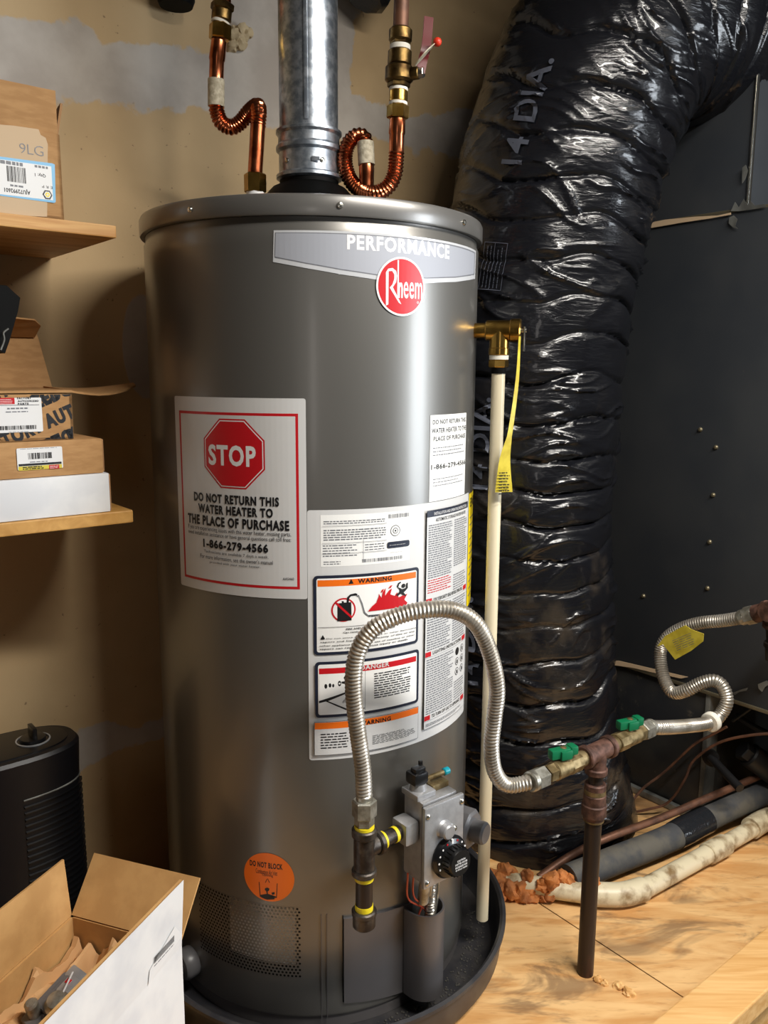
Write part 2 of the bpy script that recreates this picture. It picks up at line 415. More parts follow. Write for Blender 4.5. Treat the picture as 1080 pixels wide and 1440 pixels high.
# raised plywood platform in two sheets with the seam between them
g = G().box((-.6, .656, -.02), (1.203, WALLV, 0), 0, UVM).box((1.206, .656, -.02), (2.65, WALLV, 0), 0, UVM)
g.box((-.6, .67, -.45), (2.65, .71, -.02), 1, UVM)
obj('floor_platform', g, ['ply', 'lumber'], kind='structure', flat=True)
obj('trim_1', G().box((-.6, .572, -.03), (2.65, .655, .010), 0, UVM, .003), 'lumber', kind='structure', flat=True)
obj('trim_2', G().box((-.6, .60, -.40), (2.65, .64, -.0305), 0, UVM, .003), 'lumber', kind='structure', flat=True)

# ============================================================ WATER HEATER
HT = thing("water_heater", (HC.x, HC.y, .006), 'tall grey gas water heater standing in the black drain pan', 'water heater')
def arcs(step=2.0, extra=()):
    A = sorted(set([round(-180+step*k, 3) for k in range(int(360/step))]+list(extra))); return A
S = Cyl(HR)
vTR = S.inv(423.5, 1276)
VA0, VA1 = -41.0, math.degrees(vTR[0]/HR); VZ0, VZ1 = .102, .228
A = [a for a in arcs(2.0) if min(abs(a-VA0), abs(a-VA1)) > .5]+[VA0, VA1]; A.sort()
Zs = [.03, .035, VZ0, VZ1, .55, .9, 1.244, 1.266, 1.272, 1.280]
Rs = [.279, .281, .28, .28, .28, .28, .28, .28, .277, .277]
g = G(); n = len(A); vs = [Vector((HC.x+sin(rad(a))*r, HC.y-cos(rad(a))*r, z)) for z, r in zip(Zs, Rs) for a in A]; fs = []
for i in range(len(Zs)-1):
    for k in range(n):
        am = A[k]+.1
        if i == 2 and VA0 <= am < VA1: continue
        fs.append((i*n+k, i*n+(k+1) % n, (i+1)*n+(k+1) % n, (i+1)*n+k))
g.add(vs, fs)
obj('body', g, 'paint', HT)
g = G().lathe([(.262, .006), (.276, .006), (.276, .0295), (.262, .0295)], Matrix.Translation(HC), 96)
obj('base_ring', g, 'paint2', HT)
# combustion chamber wall seen through the screen
g = G(); 
def curved(g, a0, a1, z0, z1, r, mi=0, th=.002, n=24):
    vs = []
    for rr in (r, r+th):
        for z in (z0, z1):
            for k in range(n+1):
                a = rad(a0+(a1-a0)*k/n); vs.append(Vector((HC.x+sin(a)*rr, HC.y-cos(a)*rr, z)))
    m = n+1; fs = []
    for k in range(n):
        fs += [(k, k+1, m+k+1, m+k), (2*m+k, 2*m+k+1, 3*m+k+1, 3*m+k), (k, k+1, 2*m+k+1, 2*m+k), (m+k, m+k+1, 3*m+k+1, 3*m+k)]
    fs += [(0, m, 3*m, 2*m), (n, m+n, 3*m+n, 2*m+n)]
    g.add(vs, fs, mi); return g
curved(g, -52, 8, .06, .27, .252)
obj('inner_jacket', g, 'dark', HT)
a0 = math.degrees(S.inv(317, 1300)[0]/HR); a1 = math.degrees(S.inv(414, 1300)[0]/HR)
curved(g := G(), a0, a1, .117, .217, .262, th=.006)
obj('insulation_pad', g, 'white', HT, label='pale insulation pad behind the intake holes')
g = G(); NC, NR = 31, 22; dw = (VA1-VA0)/NC; dz = (VZ1-VZ0)/NR
for r in range(NR):
    for c in range(-1, NC):
        ca = VA0+(c+.5+(.5 if r % 2 else 0))*dw+ (0 if r % 2 else 0); x0 = ca-dw/2; x1 = ca+dw/2
        if c == -1 and r % 2 == 0: continue
        x0 = max(x0, VA0); x1 = min(x1, VA1)
        if x1-x0 < dw*.3: continue
        z0 = VZ0+r*dz; z1 = z0+dz; zc = z0+dz/2; ca = (x0+x1)/2
        if x1-x0 < dw*.9:
            P = [(x0, z0), (x1, z0), (x1, z1), (x0, z1)]; Q = None
        out = [(x0, z0), (ca, z0), (x1, z0), (x1, zc), (x1, z1), (ca, z1), (x0, z1), (x0, zc)]
        def W(a, z, rr=HR+.0003): return Vector((HC.x+sin(rad(a))*rr, HC.y-cos(rad(a))*rr, z))
        if x1-x0 < dw*.9: g.add([W(a, z) for a, z in P], [(0, 1, 2, 3)]); continue
        rr_ = .35*dz; ra = math.degrees(rr_/HR)
        inn = [(ca+ra*cos(rad(t)), zc+rr_*sin(rad(t))) for t in (225, 270, 315, 0, 45, 90, 135, 180)]
        g.add([W(a, z) for a, z in out+inn], [(k, (k+1) % 8, 8+(k+1) % 8, 8+k) for k in range(8)])
obj('intake_screen', g, 'paint', HT, label='panel of small round holes at the foot of the heater', flat=True)
# top pan with lip
g = G().lathe([(.2775, 1.2805), (.285, 1.2805), (.2862, 1.283), (.2862, 1.304), (.284, 1.3085), (.279, 1.3100), (.10, 1.311), (.0, 1.311)], Matrix.Translation(HC), 128, cap=False)
obj('top_cover', g, 'rim', HT)
for px, py in ((268, 299), (478, 293), (652, 315)):
    x, t = Cyl(.286).inv(px, py); p = Cyl(.286).fwd(x, 1.294); nn = (p-HC); nn.z = 0; nn.normalize()
    g = G().lathe([(.0045, 0), (.0045, .0015), (.0035, .003), (.001, .0036)], frame(p, nn), 12)
    obj('screw', g, 'screw', HT, label='bright sheet metal screw in the rim')
# draft hood cone, foot of the vent
VP = Vector((-.130, 1.465, 0))
g = G().lathe([(.088, 1.3095), (.088, 1.345), (.062, 1.372), (.0495, 1.378), (.0495, 1.384)], Matrix.Translation(VP), 48)
obj('draft_hood', g, 'mblack', HT)
# folded seams and access door
for px in (452, 460):
    x = S.inv(px, 1350)[0]; x0 = math.degrees(x/HR); curved(g := G(), x0-.12, x0+.12, .02, .215, HR-.0002, th=.0016, n=2); obj('seam', g, 'paint2', HT)
aL = math.degrees(S.inv(483, 1340)[0]/HR)
P0 = S.inv(483, 1290); P1 = S.inv(567, 1272); P2 = S.inv(485, 1408); P3 = S.inv(567, 1393)
g = G(); nA = 16; vs = []
def door_edge(r):
    out = []
    for zt in (0, 1):
        for k in range(nA+1):
            f = k/nA; a = (P0[0]+(rad(38)*HR-P0[0])*f)/HR
            z = (P0[1]*(1-f)+P1[1]*f) if zt else (P2[1]*(1-f)+P3[1]*f)
            out.append(Vector((HC.x+sin(a)*r, HC.y-cos(a)*r, z)))
    return out
vs = door_edge(HR+.0002)+door_edge(HR+.0045); m = nA+1; fs = []
for k in range(nA):
    fs += [(2*m+k, 2*m+k+1, 3*m+k+1, 3*m+k), (k, k+1, 2*m+k+1, 2*m+k), (m+k, m+k+1, 3*m+k+1, 3*m+k)]
fs += [(0, m, 3*m, 2*m), (nA, m+nA, 3*m+nA, 2*m+nA)]
g.add(vs, fs); dr = obj('access_door', g, 'paint2', HT)
curved(g := G(), math.degrees(P0[0]/HR)-.35, math.degrees(P0[0]/HR)-.05, P2[1], P0[1]+.004, HR+.0001, th=.0012, n=2); obj('door_gap', g, 'dark', dr)
# wire cover: half-round pocket standing proud of the heater
pa = rad(41)
er = Vector((sin(pa), -cos(pa), 0)); et = Vector((cos(pa), sin(pa), 0))
def pocket(r, w, z):  # open D profile outside
    base = HC+er*(HR-.004); out = []
    for k in range(17):
        a = pi*k/16; out.append(base+et*(-cos(a)*w)+er*(.008+abs(sin(a))**.75*r)+ZX*z)
    return out
g = G(); vs = []; zl = [.040, .055, .10, .16, .196]
for off in (0, .003):
    for z in zl:
        sl = 0 if z < .3 else 0
        row = pocket(.047-off, .034-off, z); vs += row
m = 17; L = len(zl); fs = []
for o_ in (0, L*m):
    for i in range(L-1):
        for k in range(16): fs.append((o_+i*m+k, o_+i*m+k+1, o_+(i+1)*m+k+1, o_+(i+1)*m+k))
for k in range(16): fs.append(((L-1)*m+k, (L-1)*m+k+1, 2*L*m-m+k+1, 2*L*m-m+k)); fs.append((k, k+1, L*m+k+1, L*m+k))
g.add(vs, fs); obj('wire_cover', g, 'paint2', HT, label='half round grey wire cover standing out from the door')

# ---- stickers
def sticker(): return Decal(S)
WHT = ['white', 'red', 'ink', 'white2']
d = sticker(); d.rect(rad(-44.6)*HR, .7355, rad(2.1)*HR, 1.031, 3, .003); d.lay()
b = (rad(-44.6)*HR+.0115, .7505, rad(2.1)*HR-.011, 1.0095); d.rect(*b, 1); d.lay(); d.rect(b[0]+.004, b[1]+.004, b[2]-.004, b[3]-.004, 3); d.lay()
cx, cz = S.inv(327.3, 638.5); ro = (S.inv(329, 590)[1]-S.inv(329, 688)[1])/2
for k, (sc, mi) in enumerate(((1, 1), (.955, 0), (.925, 1))):
    q = ro*sc/cos(rad(22.5)); d.poly([(cx+q*cos(rad(22.5+45*j))*1.0, cz+q*sin(rad(22.5+45*j))) for j in range(8)], mi, px=False); d.lay()
d.text('STOP', (294.6, 653.5), (360, 627.2), 0, .035)
for tx, bl, tr, bo in (('DO NOT RETURN THIS', (274, 703.7), (392.6, 699.2), .045), ('WATER HEATER TO', (280, 720), (384, 715), .045), ('THE PLACE OF PURCHASE', (265.7, 734.5), (407, 732), .045),
        ('If you are experiencing issues with this water heater, missing parts,', (266, 743.5), (409.5, 748), 0), ('need installation assistance or have general questions call toll free:', (266.5, 750.5), (409.5, 756), 0),
        ('1-866-279-4566', (287, 769), (377.5, 765), .045), ('Technicians are available 7 days a week.', (288, 777.5), (378, 781), .0),
        ('For more information, see the owner\'s manual', (283, 784.5), (384, 788), 0), ('provided with your water heater.', (296, 792.3), (366.5, 795.5), 0), ('AAS460', (398, 815.5), (413.5, 812), 0)):
    d.text(tx, bl, tr, 2, bo)
d.build('stop_label', WHT, HT, 'white sticker with a red border and a red octagon reading STOP')

d = sticker()
zt = S.inv(430, 324)[1]
d.poly([(385, 324), (669, 353), (667.5, 392), (640, 396.5), (600, 398), (565, 397.5), (530, 393.5), (480, 386), (430, 377), (384, 368.5)], 1); d.lay()
d.poly([(387, 327), (667.5, 355), (666.5, 386.5), (640, 390.5), (600, 392), (565, 391.5), (530, 387.5), (480, 380), (430, 371), (386, 362.5)], 2); d.lay()
d.poly([(388, 328), (666.5, 356.5), (665.5, 385), (640, 389), (600, 390.5), (565, 390), (530, 386), (480, 378.5), (430, 369.5), (387, 361)], 0); d.lay()
d.text('PERFORMANCE', (487.8, 351), (631.4, 345), 3, .035)
d.build('name_plate', ['silver', 'silver2', 'inkg', 'chrome'], HT, 'long silver plate reading PERFORMANCE')
d = Decal(S, h=.0018)
bx, bz = S.inv(564.4, 403.3); br = (S.inv(564.4, 361.8)[1]-S.inv(564.4, 445)[1])/2
d.circ(bx, bz, br, 0, 56); d.lay(); d.circ(bx, bz, br*.93, 1, 56); d.lay()
d.poly([(541.8, 430), (545.2, 428), (545.6, 381), (541.8, 383)], 0); d.poly([(541.8, 383), (545, 378), (551, 377), (556, 381), (557.5, 388), (556, 397), (551.5, 404), (563.3, 428), (560, 426), (547, 404.5), (551, 400), (553.5, 392), (553.6, 386), (550.5, 381.2), (546.5, 381.5)], 0)
d.prect((557.6, 419), (560, 366), 0); d.text('n', (559, 419), (565.5, 397.5), 0, .03); d.text('eem', (566.3, 419.6), (592.5, 398.2), 0, .008); d.text('o', (585, 427), (587.5, 424), 0)
d.build('brand_badge', ['white', 'red'], HT, 'round red badge with a white ring and white lettering')

d = sticker(); a, b = S.inv(605, 584), S.inv(655.3, 579)
d.rect(a[0], .8705, b[0], a[1], 0); d.lay()
d.text('DO NOT RETURN THIS', (608, 597), (654, 586.7), 1, .025); d.text('WATER HEATER TO THE', (606.6, 609.6), (654.5, 597.7), 1, .025); d.text('PLACE OF PURCHASE', (609, 620.8), (653.5, 609), 1, .025)
d.pbars((608, 643), (653, 622), 3, 2, fill=.3); d.text('1-866-279-4566', (605.6, 661), (653.6, 645.6), 1, .03); d.pbars((608, 686), (651, 664), 3, 2, fill=.28)
d.build('return_label', ['lgrey', 'ink', 'inkg'], HT, 'narrow white sticker with the phone number in plain black type')

# the big wrap-around instruction sheet
d = sticker(); x0 = S.inv(432.5, 800)[0]; x1 = rad(71.4)*HR
d.rect(x0, .479, x1, .8695, 0, .004); d.lay()
a, b = S.inv(451, 797), S.inv(576.5, 717); d.rect(a[0], a[1], b[0], b[1], 1); d.lay()
d.pbars((455, 738), (543, 728), 2, 4, fill=.5); d.pbars((455, 761), (543, 740), 5, 4, fill=.5, ragged=.1); d.pbars((454, 784), (503, 764), 5, 4, fill=.4); d.pbars((513, 775), (541, 762), 3, 4, fill=.4)
d.pbars((455, 795), (480, 788), 2, 4, fill=.4); d.pcode((546, 729), (575, 720.5), 34, 4); d.pcode((509, 791), (566, 780.5), 44, 4)
c = S.inv(555.5, 746); 
for k, (r, mi) in enumerate(((.0085, 3), (.0075, 1), (.0045, 3), (.0035, 1), (.0015, 3))): d.circ(c[0], c[1], r, mi, 24); d.lay()
d.prect((544, 771), (575, 758.5), 2, .003); d.lay(); d.pbars((547, 767), (571, 763.5), 1, 0, fill=.8, wl=.003); d.pbars((548, 777), (568, 774), 1, 4)
for q in (((510.5, 788), (511, 758)), ((543.5, 789), (544, 724))): d.prect(*q, 4)
for y in (738.5, 762.5, 777): z = S.inv(500, y)[1]; d.rect(S.inv(453, y)[0], z, S.inv(543, y)[0], z+.0005, 4)
# boxes: warning, danger, warning
def px(x, y): return (430+x/3.788, 700+y/3.788)
def rbox(bl, tr, mi, inner, w, r=.006):
    a, b = S.inv(*bl), S.inv(*tr); d.rect(a[0], a[1], b[0], b[1], mi, r); d.lay(); d.rect(a[0]+w, a[1]+w, b[0]-w, b[1]-w, inner, r-w*.6); d.lay()
    return a, b
a, b = rbox((441.5, 921), (588, 796.5), 2, 1, .0045)
zo = S.inv(448, 824.6)[1]; d.rect(a[0]+.006, zo, b[0]-.006, S.inv(448, 815.6)[1], 6); d.lay()
d.text('WARNING', (502.6, 820), (550, 809), 3, .04); d.poly([px(226, 458), px(240, 430), px(253, 455)], 3)
c = S.inv(*px(200, 595)); rr = .0185
d.circ(c[0], c[1], rr, 5, 36); d.lay(); d.circ(c[0], c[1], rr-.0025, 1, 36); d.lay()
d.poly([px(167, 560), px(190, 558), px(190, 548), px(200, 548), px(202, 556), px(240, 553), px(242, 650), px(167, 655)], 3)
d.poly([px(215, 555), px(218, 528), px(235, 512), px(262, 506), px(273, 510), px(272, 517), px(240, 521), px(230, 532), px(227, 555)], 3); d.lay()
d.poly([(c[0]-rr*.74, c[1]+rr*.62), (c[0]-rr*.62, c[1]+rr*.74), (c[0]+rr*.74, c[1]-rr*.62), (c[0]+rr*.62, c[1]-rr*.74)], 5, px=False)
d.poly([px(*q) for q in ((328, 603), (350, 575), (372, 556), (386, 520), (385, 508), (400, 530), (406, 500), (422, 478), (418, 520), (440, 490), (455, 480), (446, 512), (470, 520), (482, 500), (490, 528), (506, 520), (536, 508), (520, 540), (536, 556), (526, 575))], 5)
d.poly([px(*q) for q in ((395, 505), (400, 490), (412, 482), (408, 496))], 5); d.poly([px(*q) for q in ((434, 482), (446, 466), (458, 462), (448, 478))], 5)
d.lay()
q = S.inv(*px(515, 466)); d.circ(q[0], q[1], .0034, 3, 16)
d.poly([px(*q) for q in ((480, 470), (487, 452), (500, 444), (503, 449), (492, 458), (488, 474), (508, 484), (527, 478), (530, 452), (538, 450), (538, 478), (524, 494), (516, 502), (530, 518), (522, 520), (500, 508), (485, 522), (474, 516), (494, 498), (494, 486))], 3)
d.poly([px(*q) for q in ((265, 520), (280, 514), (300, 560), (312, 605), (330, 622), (560, 592), (552, 600), (332, 630), (308, 612), (296, 566), (280, 524))], 4)
d.text('Flammable Vapors', (518, 867.8), (560.7, 858.3), 3, .03)
zl = S.inv(*px(72, 690))[1]; d.rect(a[0]+.006, zl, b[0]-.006, zl+.0006, 3)
d.text('FIRE AND EXPLOSION HAZARD', px(213, 702), px(462, 664), 3, .03); d.text('Can result in serious injury or death.', px(198, 722), px(470, 680), 3, .025)
d.poly([px(77, 752), px(90, 728), px(103, 750)], 3)
for tx, bl, tr in (('Do not store or use gasoline or other flammable', (110, 752), (580, 686)), ('vapors and liquids in the vicinity of this or any', (75, 772), (575, 703)), ('other appliance. Storage or use of gasoline or other', (73, 792), (575, 722)), ('vapors can result in serious injury or death.', (72, 810), (540, 745))):
    d.text(tx, px(*bl), px(*tr), 3, .02)
a, b = rbox((443.5, 1008.5), (587.5, 911.5), 2, 1, .0045)
zo = S.inv(*px(68, 936))[1]; d.rect(a[0]+.006, zo, b[0]-.006, S.inv(*px(68, 906))[1], 5); d.lay()
d.text('DANGER', px(287, 915), px(440, 868), 0, .03)
xm = S.inv(*px(312, 950))[0]; d.rect(a[0]+.006, a[1]+.007, xm, zo-.001, 4 if False else 1); d.rect(xm, a[1]+.007, xm+.0005, zo, 3)
for (x, y, r) in ((106, 1000, 12), (128, 995, 11), (145, 996, 9), (178, 985, 14), (205, 955, 8), (222, 952, 9)):
    q = S.inv(*px(x, y)); d.circ(q[0], q[1], r*.00019, 3, 10, ry=r*.00032)
q = S.inv(*px(178, 985)); d.lay(); d.circ(q[0], q[1], .0014, 1, 10); d.poly([px(*k) for k in ((190, 985), (188, 975), (235, 968), (235, 990))], 3)
d.poly([px(*k) for k in ((70, 1078), (232, 1022), (232, 1030), (118, 1078), (235, 1125), (310, 1112), (308, 1120), (236, 1136), (106, 1080), (70, 1090))], 3)
for k in range(9):
    t = k*pi/8; q = S.inv(*px(212, 1085)); x, z = q; e = .0055
    d.poly([(x+cos(t)*.0015, z+sin(t)*.0015), (x+cos(t-.12)*e, z+sin(t-.12)*e), (x+cos(t+.12)*e, z+sin(t+.12)*e)], 3, px=False)
d.pbars(px(360, 1068), px(555, 890), 11, 3, fill=.42, ragged=.35, wl=.009)
a, b = S.inv(*px(46, 1368)), S.inv(*px(592, 1106))
d.rect(a[0], a[1], b[0], b[1], 2); d.lay(); d.rect(a[0]+.0006, a[1]+.0006, b[0]-.0006, b[1]-.0006, 0); d.lay()
d.rect(a[0]+.001, S.inv(*px(48, 1228))[1], b[0]-.001, b[1]-.001, 6); d.lay()
d.text('WARNING', px(282, 1210), px(447, 1158), 3, .04)
d.pbars(px(80, 1335), px(225, 1238), 6, 3, fill=.4, wl=.008); d.pbars(px(350, 1310), px(575, 1205), 8, 3, fill=.38, ragged=.3, wl=.008)
# right column
a, b = S.inv(593, 1030), S.inv(654.5, 702.5); a = (a[0], S.inv(588, 1028)[1]); K = (b[1]-a[1])/.39
d.rect(a[0], a[1], b[0], b[1]-.002, 3); d.lay(); d.rect(a[0]+.0006, a[1]+.0006, b[0]-.0006, b[1]-.0026, 0); d.lay()
d.rect(a[0]+.0006, b[1]-.0125, b[0]-.0006, b[1]-.0026, 2); d.lay()
w = b[0]-a[0]; xL, xM, xR = a[0]+.004, a[0]+w*.55, b[0]-.004
d.text('INSTALLATION AND OPERATING INSTRUCTIONS', (xL+.012, b[1]-.0105), (xR-.005, b[1]-.0055), 0, .02, px=False)
d.text('AUTOMATIC STORAGE WATER HEATER', (xL+.016, b[1]-.021), (xR-.008, b[1]-.0155), 3, .01, px=False)
T = b[1]-.026*K
d.bars(xL, T-.094*K, xM-.003, T, 24, 4, fill=.5); d.bars(xM+.002, T-.085*K, xR, T, 22, 4, fill=.5)
d.bars(xL, T-.120*K, xM-.003, T-.095*K, 6, 5, fill=.42); d.bars(xM+.002, T-.128*K, xR, T-.098*K, 7, 4, fill=.45)
zz = T-.135*K
for zz, h1, tx in ((T-.137*K, .008, 'FOR YOUR SAFETY READ BEFORE OPERATING'), (T-.232*K, .008, 'LIGHTING INSTRUCTIONS'), (T-.348*K, .008, 'TO TURN OFF GAS TO APPLIANCE')):
    d.rect(a[0]+.001, zz, a[0]+.014, zz+h1, 5); d.rect(b[0]-.016, zz, b[0]-.001, zz+h1, 5)
    d.text(tx, (a[0]+.018, zz+.0015), (b[0]-.02, zz+.0075), 3, .02, px=False)
    d.rect(a[0], zz-.0015, b[0], zz-.001, 4)
d.bars(xL, T-.222*K, xM-.003, T-.142*K, 18, 4, fill=.5); d.bars(xM+.002, T-.222*K, xR, T-.142*K, 18, 4, fill=.5)
d.bars(xL, T-.338*K, xM+.008, T-.236*K, 24, 4, fill=.5); d.bars(xM+.012, T-.338*K, xR, T-.300*K, 8, 4, fill=.45)
for r in range(3):
    for c_ in range(2): d.circ(xM+.022+c_*.020, T-.246*K-r*.019*K, .0068, 3, 20)
d.lay()
for r in range(3):
    for c_ in range(2):
        if (r, c_) != (0, 0): d.circ(xM+.022+c_*.020, T-.246*K-r*.019*K, .0056, 0, 20)
d.lay()
for r in range(3):
    for c_ in range(2): d.rect(xM+.0195+c_*.020, T-.250*K-r*.019*K, xM+.0245+c_*.020, T-.243*K-r*.019*K, 3)
d.bars(xL, a[1]+.004, xR-.01, T-.354*K, 3, 4, fill=.45)
d.build('instruction_label', ['white2', 'lgrey', 'navy', 'ink', 'inkg', 'red', 'orange'], HT, 'large white wrap-around sheet of warnings and instructions')
d = Decal(S, h=.0012); d.rect(rad(71.6)*HR, .668, rad(94)*HR, .8665, 0); d.lay(); d.text('ENERGY', (rad(73.5)*HR, .842), (rad(93)*HR, .858), 1, .03, px=False); d.bars(rad(73.5)*HR, .68, rad(92)*HR, .83, 12, 2, fill=.2)
d.build('energy_label', ['yellow', 'ink', 'inkg'], HT, 'yellow energy label on the right flank of the heater')
d = sticker(); c = S.inv(377.7, 1233.5); rr = (S.inv(377, 1200)[1]-S.inv(380, 1268)[1])/2
d.circ(c[0], c[1], rr, 0, 48); d.lay()
d.text('DO NOT BLOCK', (351.7, 1216.5), (397.6, 1215), 1, .04); d.text('Combustion Air Inlet', (360, 1227), (390, 1224.5), 1); d.text('Opening', (369, 1232), (384, 1229.5), 1)
def q2(x, y): return (220+x/3.857, 1160+y/3.857)
for P in (((556, 308), (560, 308), (566, 380), (650, 388), (654, 316), (658, 316), (654, 394), (562, 388)), ((566, 378), (600, 372), (596, 358), (588, 350), (590, 342), (602, 338), (614, 344), (612, 354), (604, 360), (606, 372), (648, 386), (640, 402), (600, 404), (570, 392)), ((624, 366), (642, 362), (642, 376), (628, 378)), ((590, 312), (600, 290), (603, 291), (594, 312)), ((603, 290), (606, 290), (616, 312), (612, 312))):
    d.poly([q2(*p) for p in P], 1)
d.build('block_warning_label', ['orange', 'ink'], HT, 'round orange sticker reading DO NOT BLOCK')

# ---- drain plug at lower left, hose cap at right
def radial(a, r, z): return HC+Vector((sin(rad(a))*r, -cos(rad(a))*r, z))
def rdir(a): return Vector((sin(rad(a)), -cos(rad(a)), 0))
g = G().lathe([(.024, 0), (.026, .006), (.026, .02), (.022, .026), (.014, .028), (.014, .022), (.002, .021)], frame(radial(-46, HR-.002, .066), rdir(-46)), 24)
obj('jacket_plug', g, 'greyp', HT, label='round grey plug at the lower left')
dv = radial(57, HR-.012, .305); dd = rdir(57)
g = G().lathe([(.022, 0), (.022, .035), (.019, .038)], frame(dv, dd), 24)
dvo = obj('drain_valve', g, 'greyp', HT, label='grey plastic drain valve right of the gas control')
g = G().lathe([(.028, .030), (.0335, .034), (.0335, .060), (.029, .064)], frame(dv, dd), 8, phase=.3); obj('collar', g, 'greyp', dvo)
g = G().lathe([(.019, .063), (.019, .084), (.016, .088), (.0, .088)], frame(dv, dd), 20); obj('cap', g, 'greyp', dvo)

# ---- gas control
GA = 38; gc = radial(GA, HR, 0); gx = Vector((cos(rad(GA)), sin(rad(GA)), 0)); gy = rdir(GA)
def GM(z=0): return frame(gc+ZX*z, gy, gx)  # local x tangential right, y up, z outward
def gbox(lo, hi, bev=.003, mi=0, g=None): return (g or G()).box(lo, hi, mi, GM(), bev)
ZC = .350
g = gbox((-.036, ZC-.070, .022), (.036, ZC+.066, .068), .004)
g.lathe([(.02, 0), (.02, .03)], frame(gc+ZX*(ZC-.02)-gy*.002, gy), 20)
ctl = obj('gas_control', g, 'alu', HT, label='square silver gas control box')
g = gbox((-.041, ZC-.072, .071), (.041, ZC+.064, .079), .003); obj('cover_plate', g, 'alu', ctl)
g = gbox((-.037, ZC-.069, .067), (.037, ZC+.061, .072), 0); obj('gasket', g, 'mblack', ctl)
for sx_, sz_ in ((-.035, ZC+.05), (.035, ZC+.052), (-.035, ZC-.062), (.034, ZC-.062)):
    obj('screw', G().lathe([(.004, 0), (.004, .002), (.002, .0032)], frame(gc+gx*sx_+ZX*sz_+gy*.079, gy), 10), 'screw', ctl)
obj('boss', G().lathe([(.016, 0), (.0125, .004), (.012, .014), (.010, .016)], frame(gc+gx*(-.002)+ZX*(ZC+.018)+gy*.078, gy), 24), 'alu', ctl)
obj('fitting', G().lathe([(.005, 0), (.005, .006), (.003, .008)], frame(gc+gx*.017+ZX*(ZC+.014)+gy*.078, gy), 12), 'screw', ctl)
KM = frame(gc+gx*.008+ZX*(ZC-.031)+gy*.079, gy+ZX*.06, gx)
g = G().lathe([(.034, .001), (.0345, .004), (.031, .010), (.024, .013), (.0225, .026), (.020, .030), (.0, .030)], KM, 40)
kn = obj('temperature_knob', g, 'black', ctl)
d = Decal(Pln(KM @ Vector((0, 0, .0305)), KM.col[0].xyz, KM.col[1].xyz), cut=None, h=.0002)
for k, tx in enumerate(('CAUTION', 'HOTTER WATER', 'INCREASES RISK', 'OF SCALD INJURY')): d.text(tx, (-.012+.001*(k == 0)*4, .004-k*.0048), (.013-.001*(k == 0)*4, .0072-k*.0048), 0, .02, px=False)
obj('knob_print', d.g, ['white'], kn, flat=True)
g = G()
for k in range(9):
    a = rad(200-k*22); r = .0285
    p = KM @ Vector((cos(a)*r, sin(a)*r, .0116)); g.lathe([(.0017, 0), (.0015, .0006)], frame(p, KM.col[2].xyz), 8, mi=1 if 4 <= k <= 6 else 0)
g.box((-.0018, .024, .0098), (.0018, .032, .0125), 0, KM)
obj('knob_marks', g, ['white', 'red'], kn)
g = G()
for k in range(22):
    a = 2*pi*k/22; p = KM @ Vector((cos(a)*.0228, sin(a)*.0228, .014)); g.cyl(p, p+KM.col[2].xyz*.012, .0013, seg=6)
obj('knob_grip', g, 'mblack', kn)
g = gbox((-.040, ZC+.066, .020), (-.002, ZC+.076, .060), .002); g.lathe([(.014, 0), (.012, .010)], frame(gc+gx*(-.022)+ZX*(ZC+.076)+gy*.04, ZX), 16)
obj('switch_housing', g, 'alu', ctl)
g = gbox((-.038, ZC+.086, .026), (-.010, ZC+.106, .052), .005); gbox((-.034, ZC+.104, .034), (-.013, ZC+.113, .048), .003, g=g); gbox((-.015, ZC+.100, .030), (-.009, ZC+.117, .036), .002, g=g)
obj('switch_knob', g, 'black', ctl, label='black faceted pilot switch on top of the gas control')
g = gbox((.0, ZC+.066, .026), (.034, ZC+.076, .050), .002); p = gc+ZX*(ZC+.084)+gy*.036; g.cyl(p-gx*.008, p+gx*.036, .0042); g.hexn(p-gx*.010, p+gx*.002, .006)
obj('pilot_tube', g, 'brassn', ctl)
obj('igniter_cap', G().cyl(p+gx*.034, p+gx*.046, .0062, bev=.0015), 'teal', ctl, label='teal cap')
g = gbox((-.064, ZC+.000, .026), (-.037, ZC+.036, .062), .005); obj('inlet_flange', g, 'alu', ctl)
# tube, wires down into the pocket
g = G().tube([gc+gx*(-.004)+gy*.040+ZX*(ZC-.07), gc+gx*(-.002)+gy*.036+ZX*.25, gc+gy*.030+ZX*.215], .0095, 12); g.tube([gc+gx*.010+gy*.040+ZX*(ZC-.07), gc+gx*.010+gy*.034+ZX*.225], .0045, 10)
obj('outlet_tube', g, 'steel2', ctl)
pts = resample(smooth([radial(GA+3, HR+.032, .248), radial(GA+3, HR+.030, .20), radial(GA+3, HR+.028, .14)]), .0016)
obj('burner_hose', G().tube(pts, lambda t: .0085+.0011*cos(t*len(pts)*pi*.6), 12), 'steel', HT)
for i, (a0_, a1_, zt) in enumerate(((GA-7, GA+0, .285), (GA-5, GA+1, .285), (GA+3, GA-3, .285))):
    pts = smooth([radial(a0_, HR+.04, zt), radial(a0_+1, HR+.034, .235), radial(a1_+2, HR+.026, .19), radial(a1_+3, HR+.022, .13)])
    obj('wire', G().tube(pts, .0016, 6), 'wirer', HT, label='red insulated wire running into the wire cover')
obj('pilot_line', G().tube(smooth([radial(GA+6, HR+.03, .27), radial(GA+6.5, HR+.03, .22), radial(GA+5, HR+.025, .14)]), .0022, 8), 'steel2', HT)

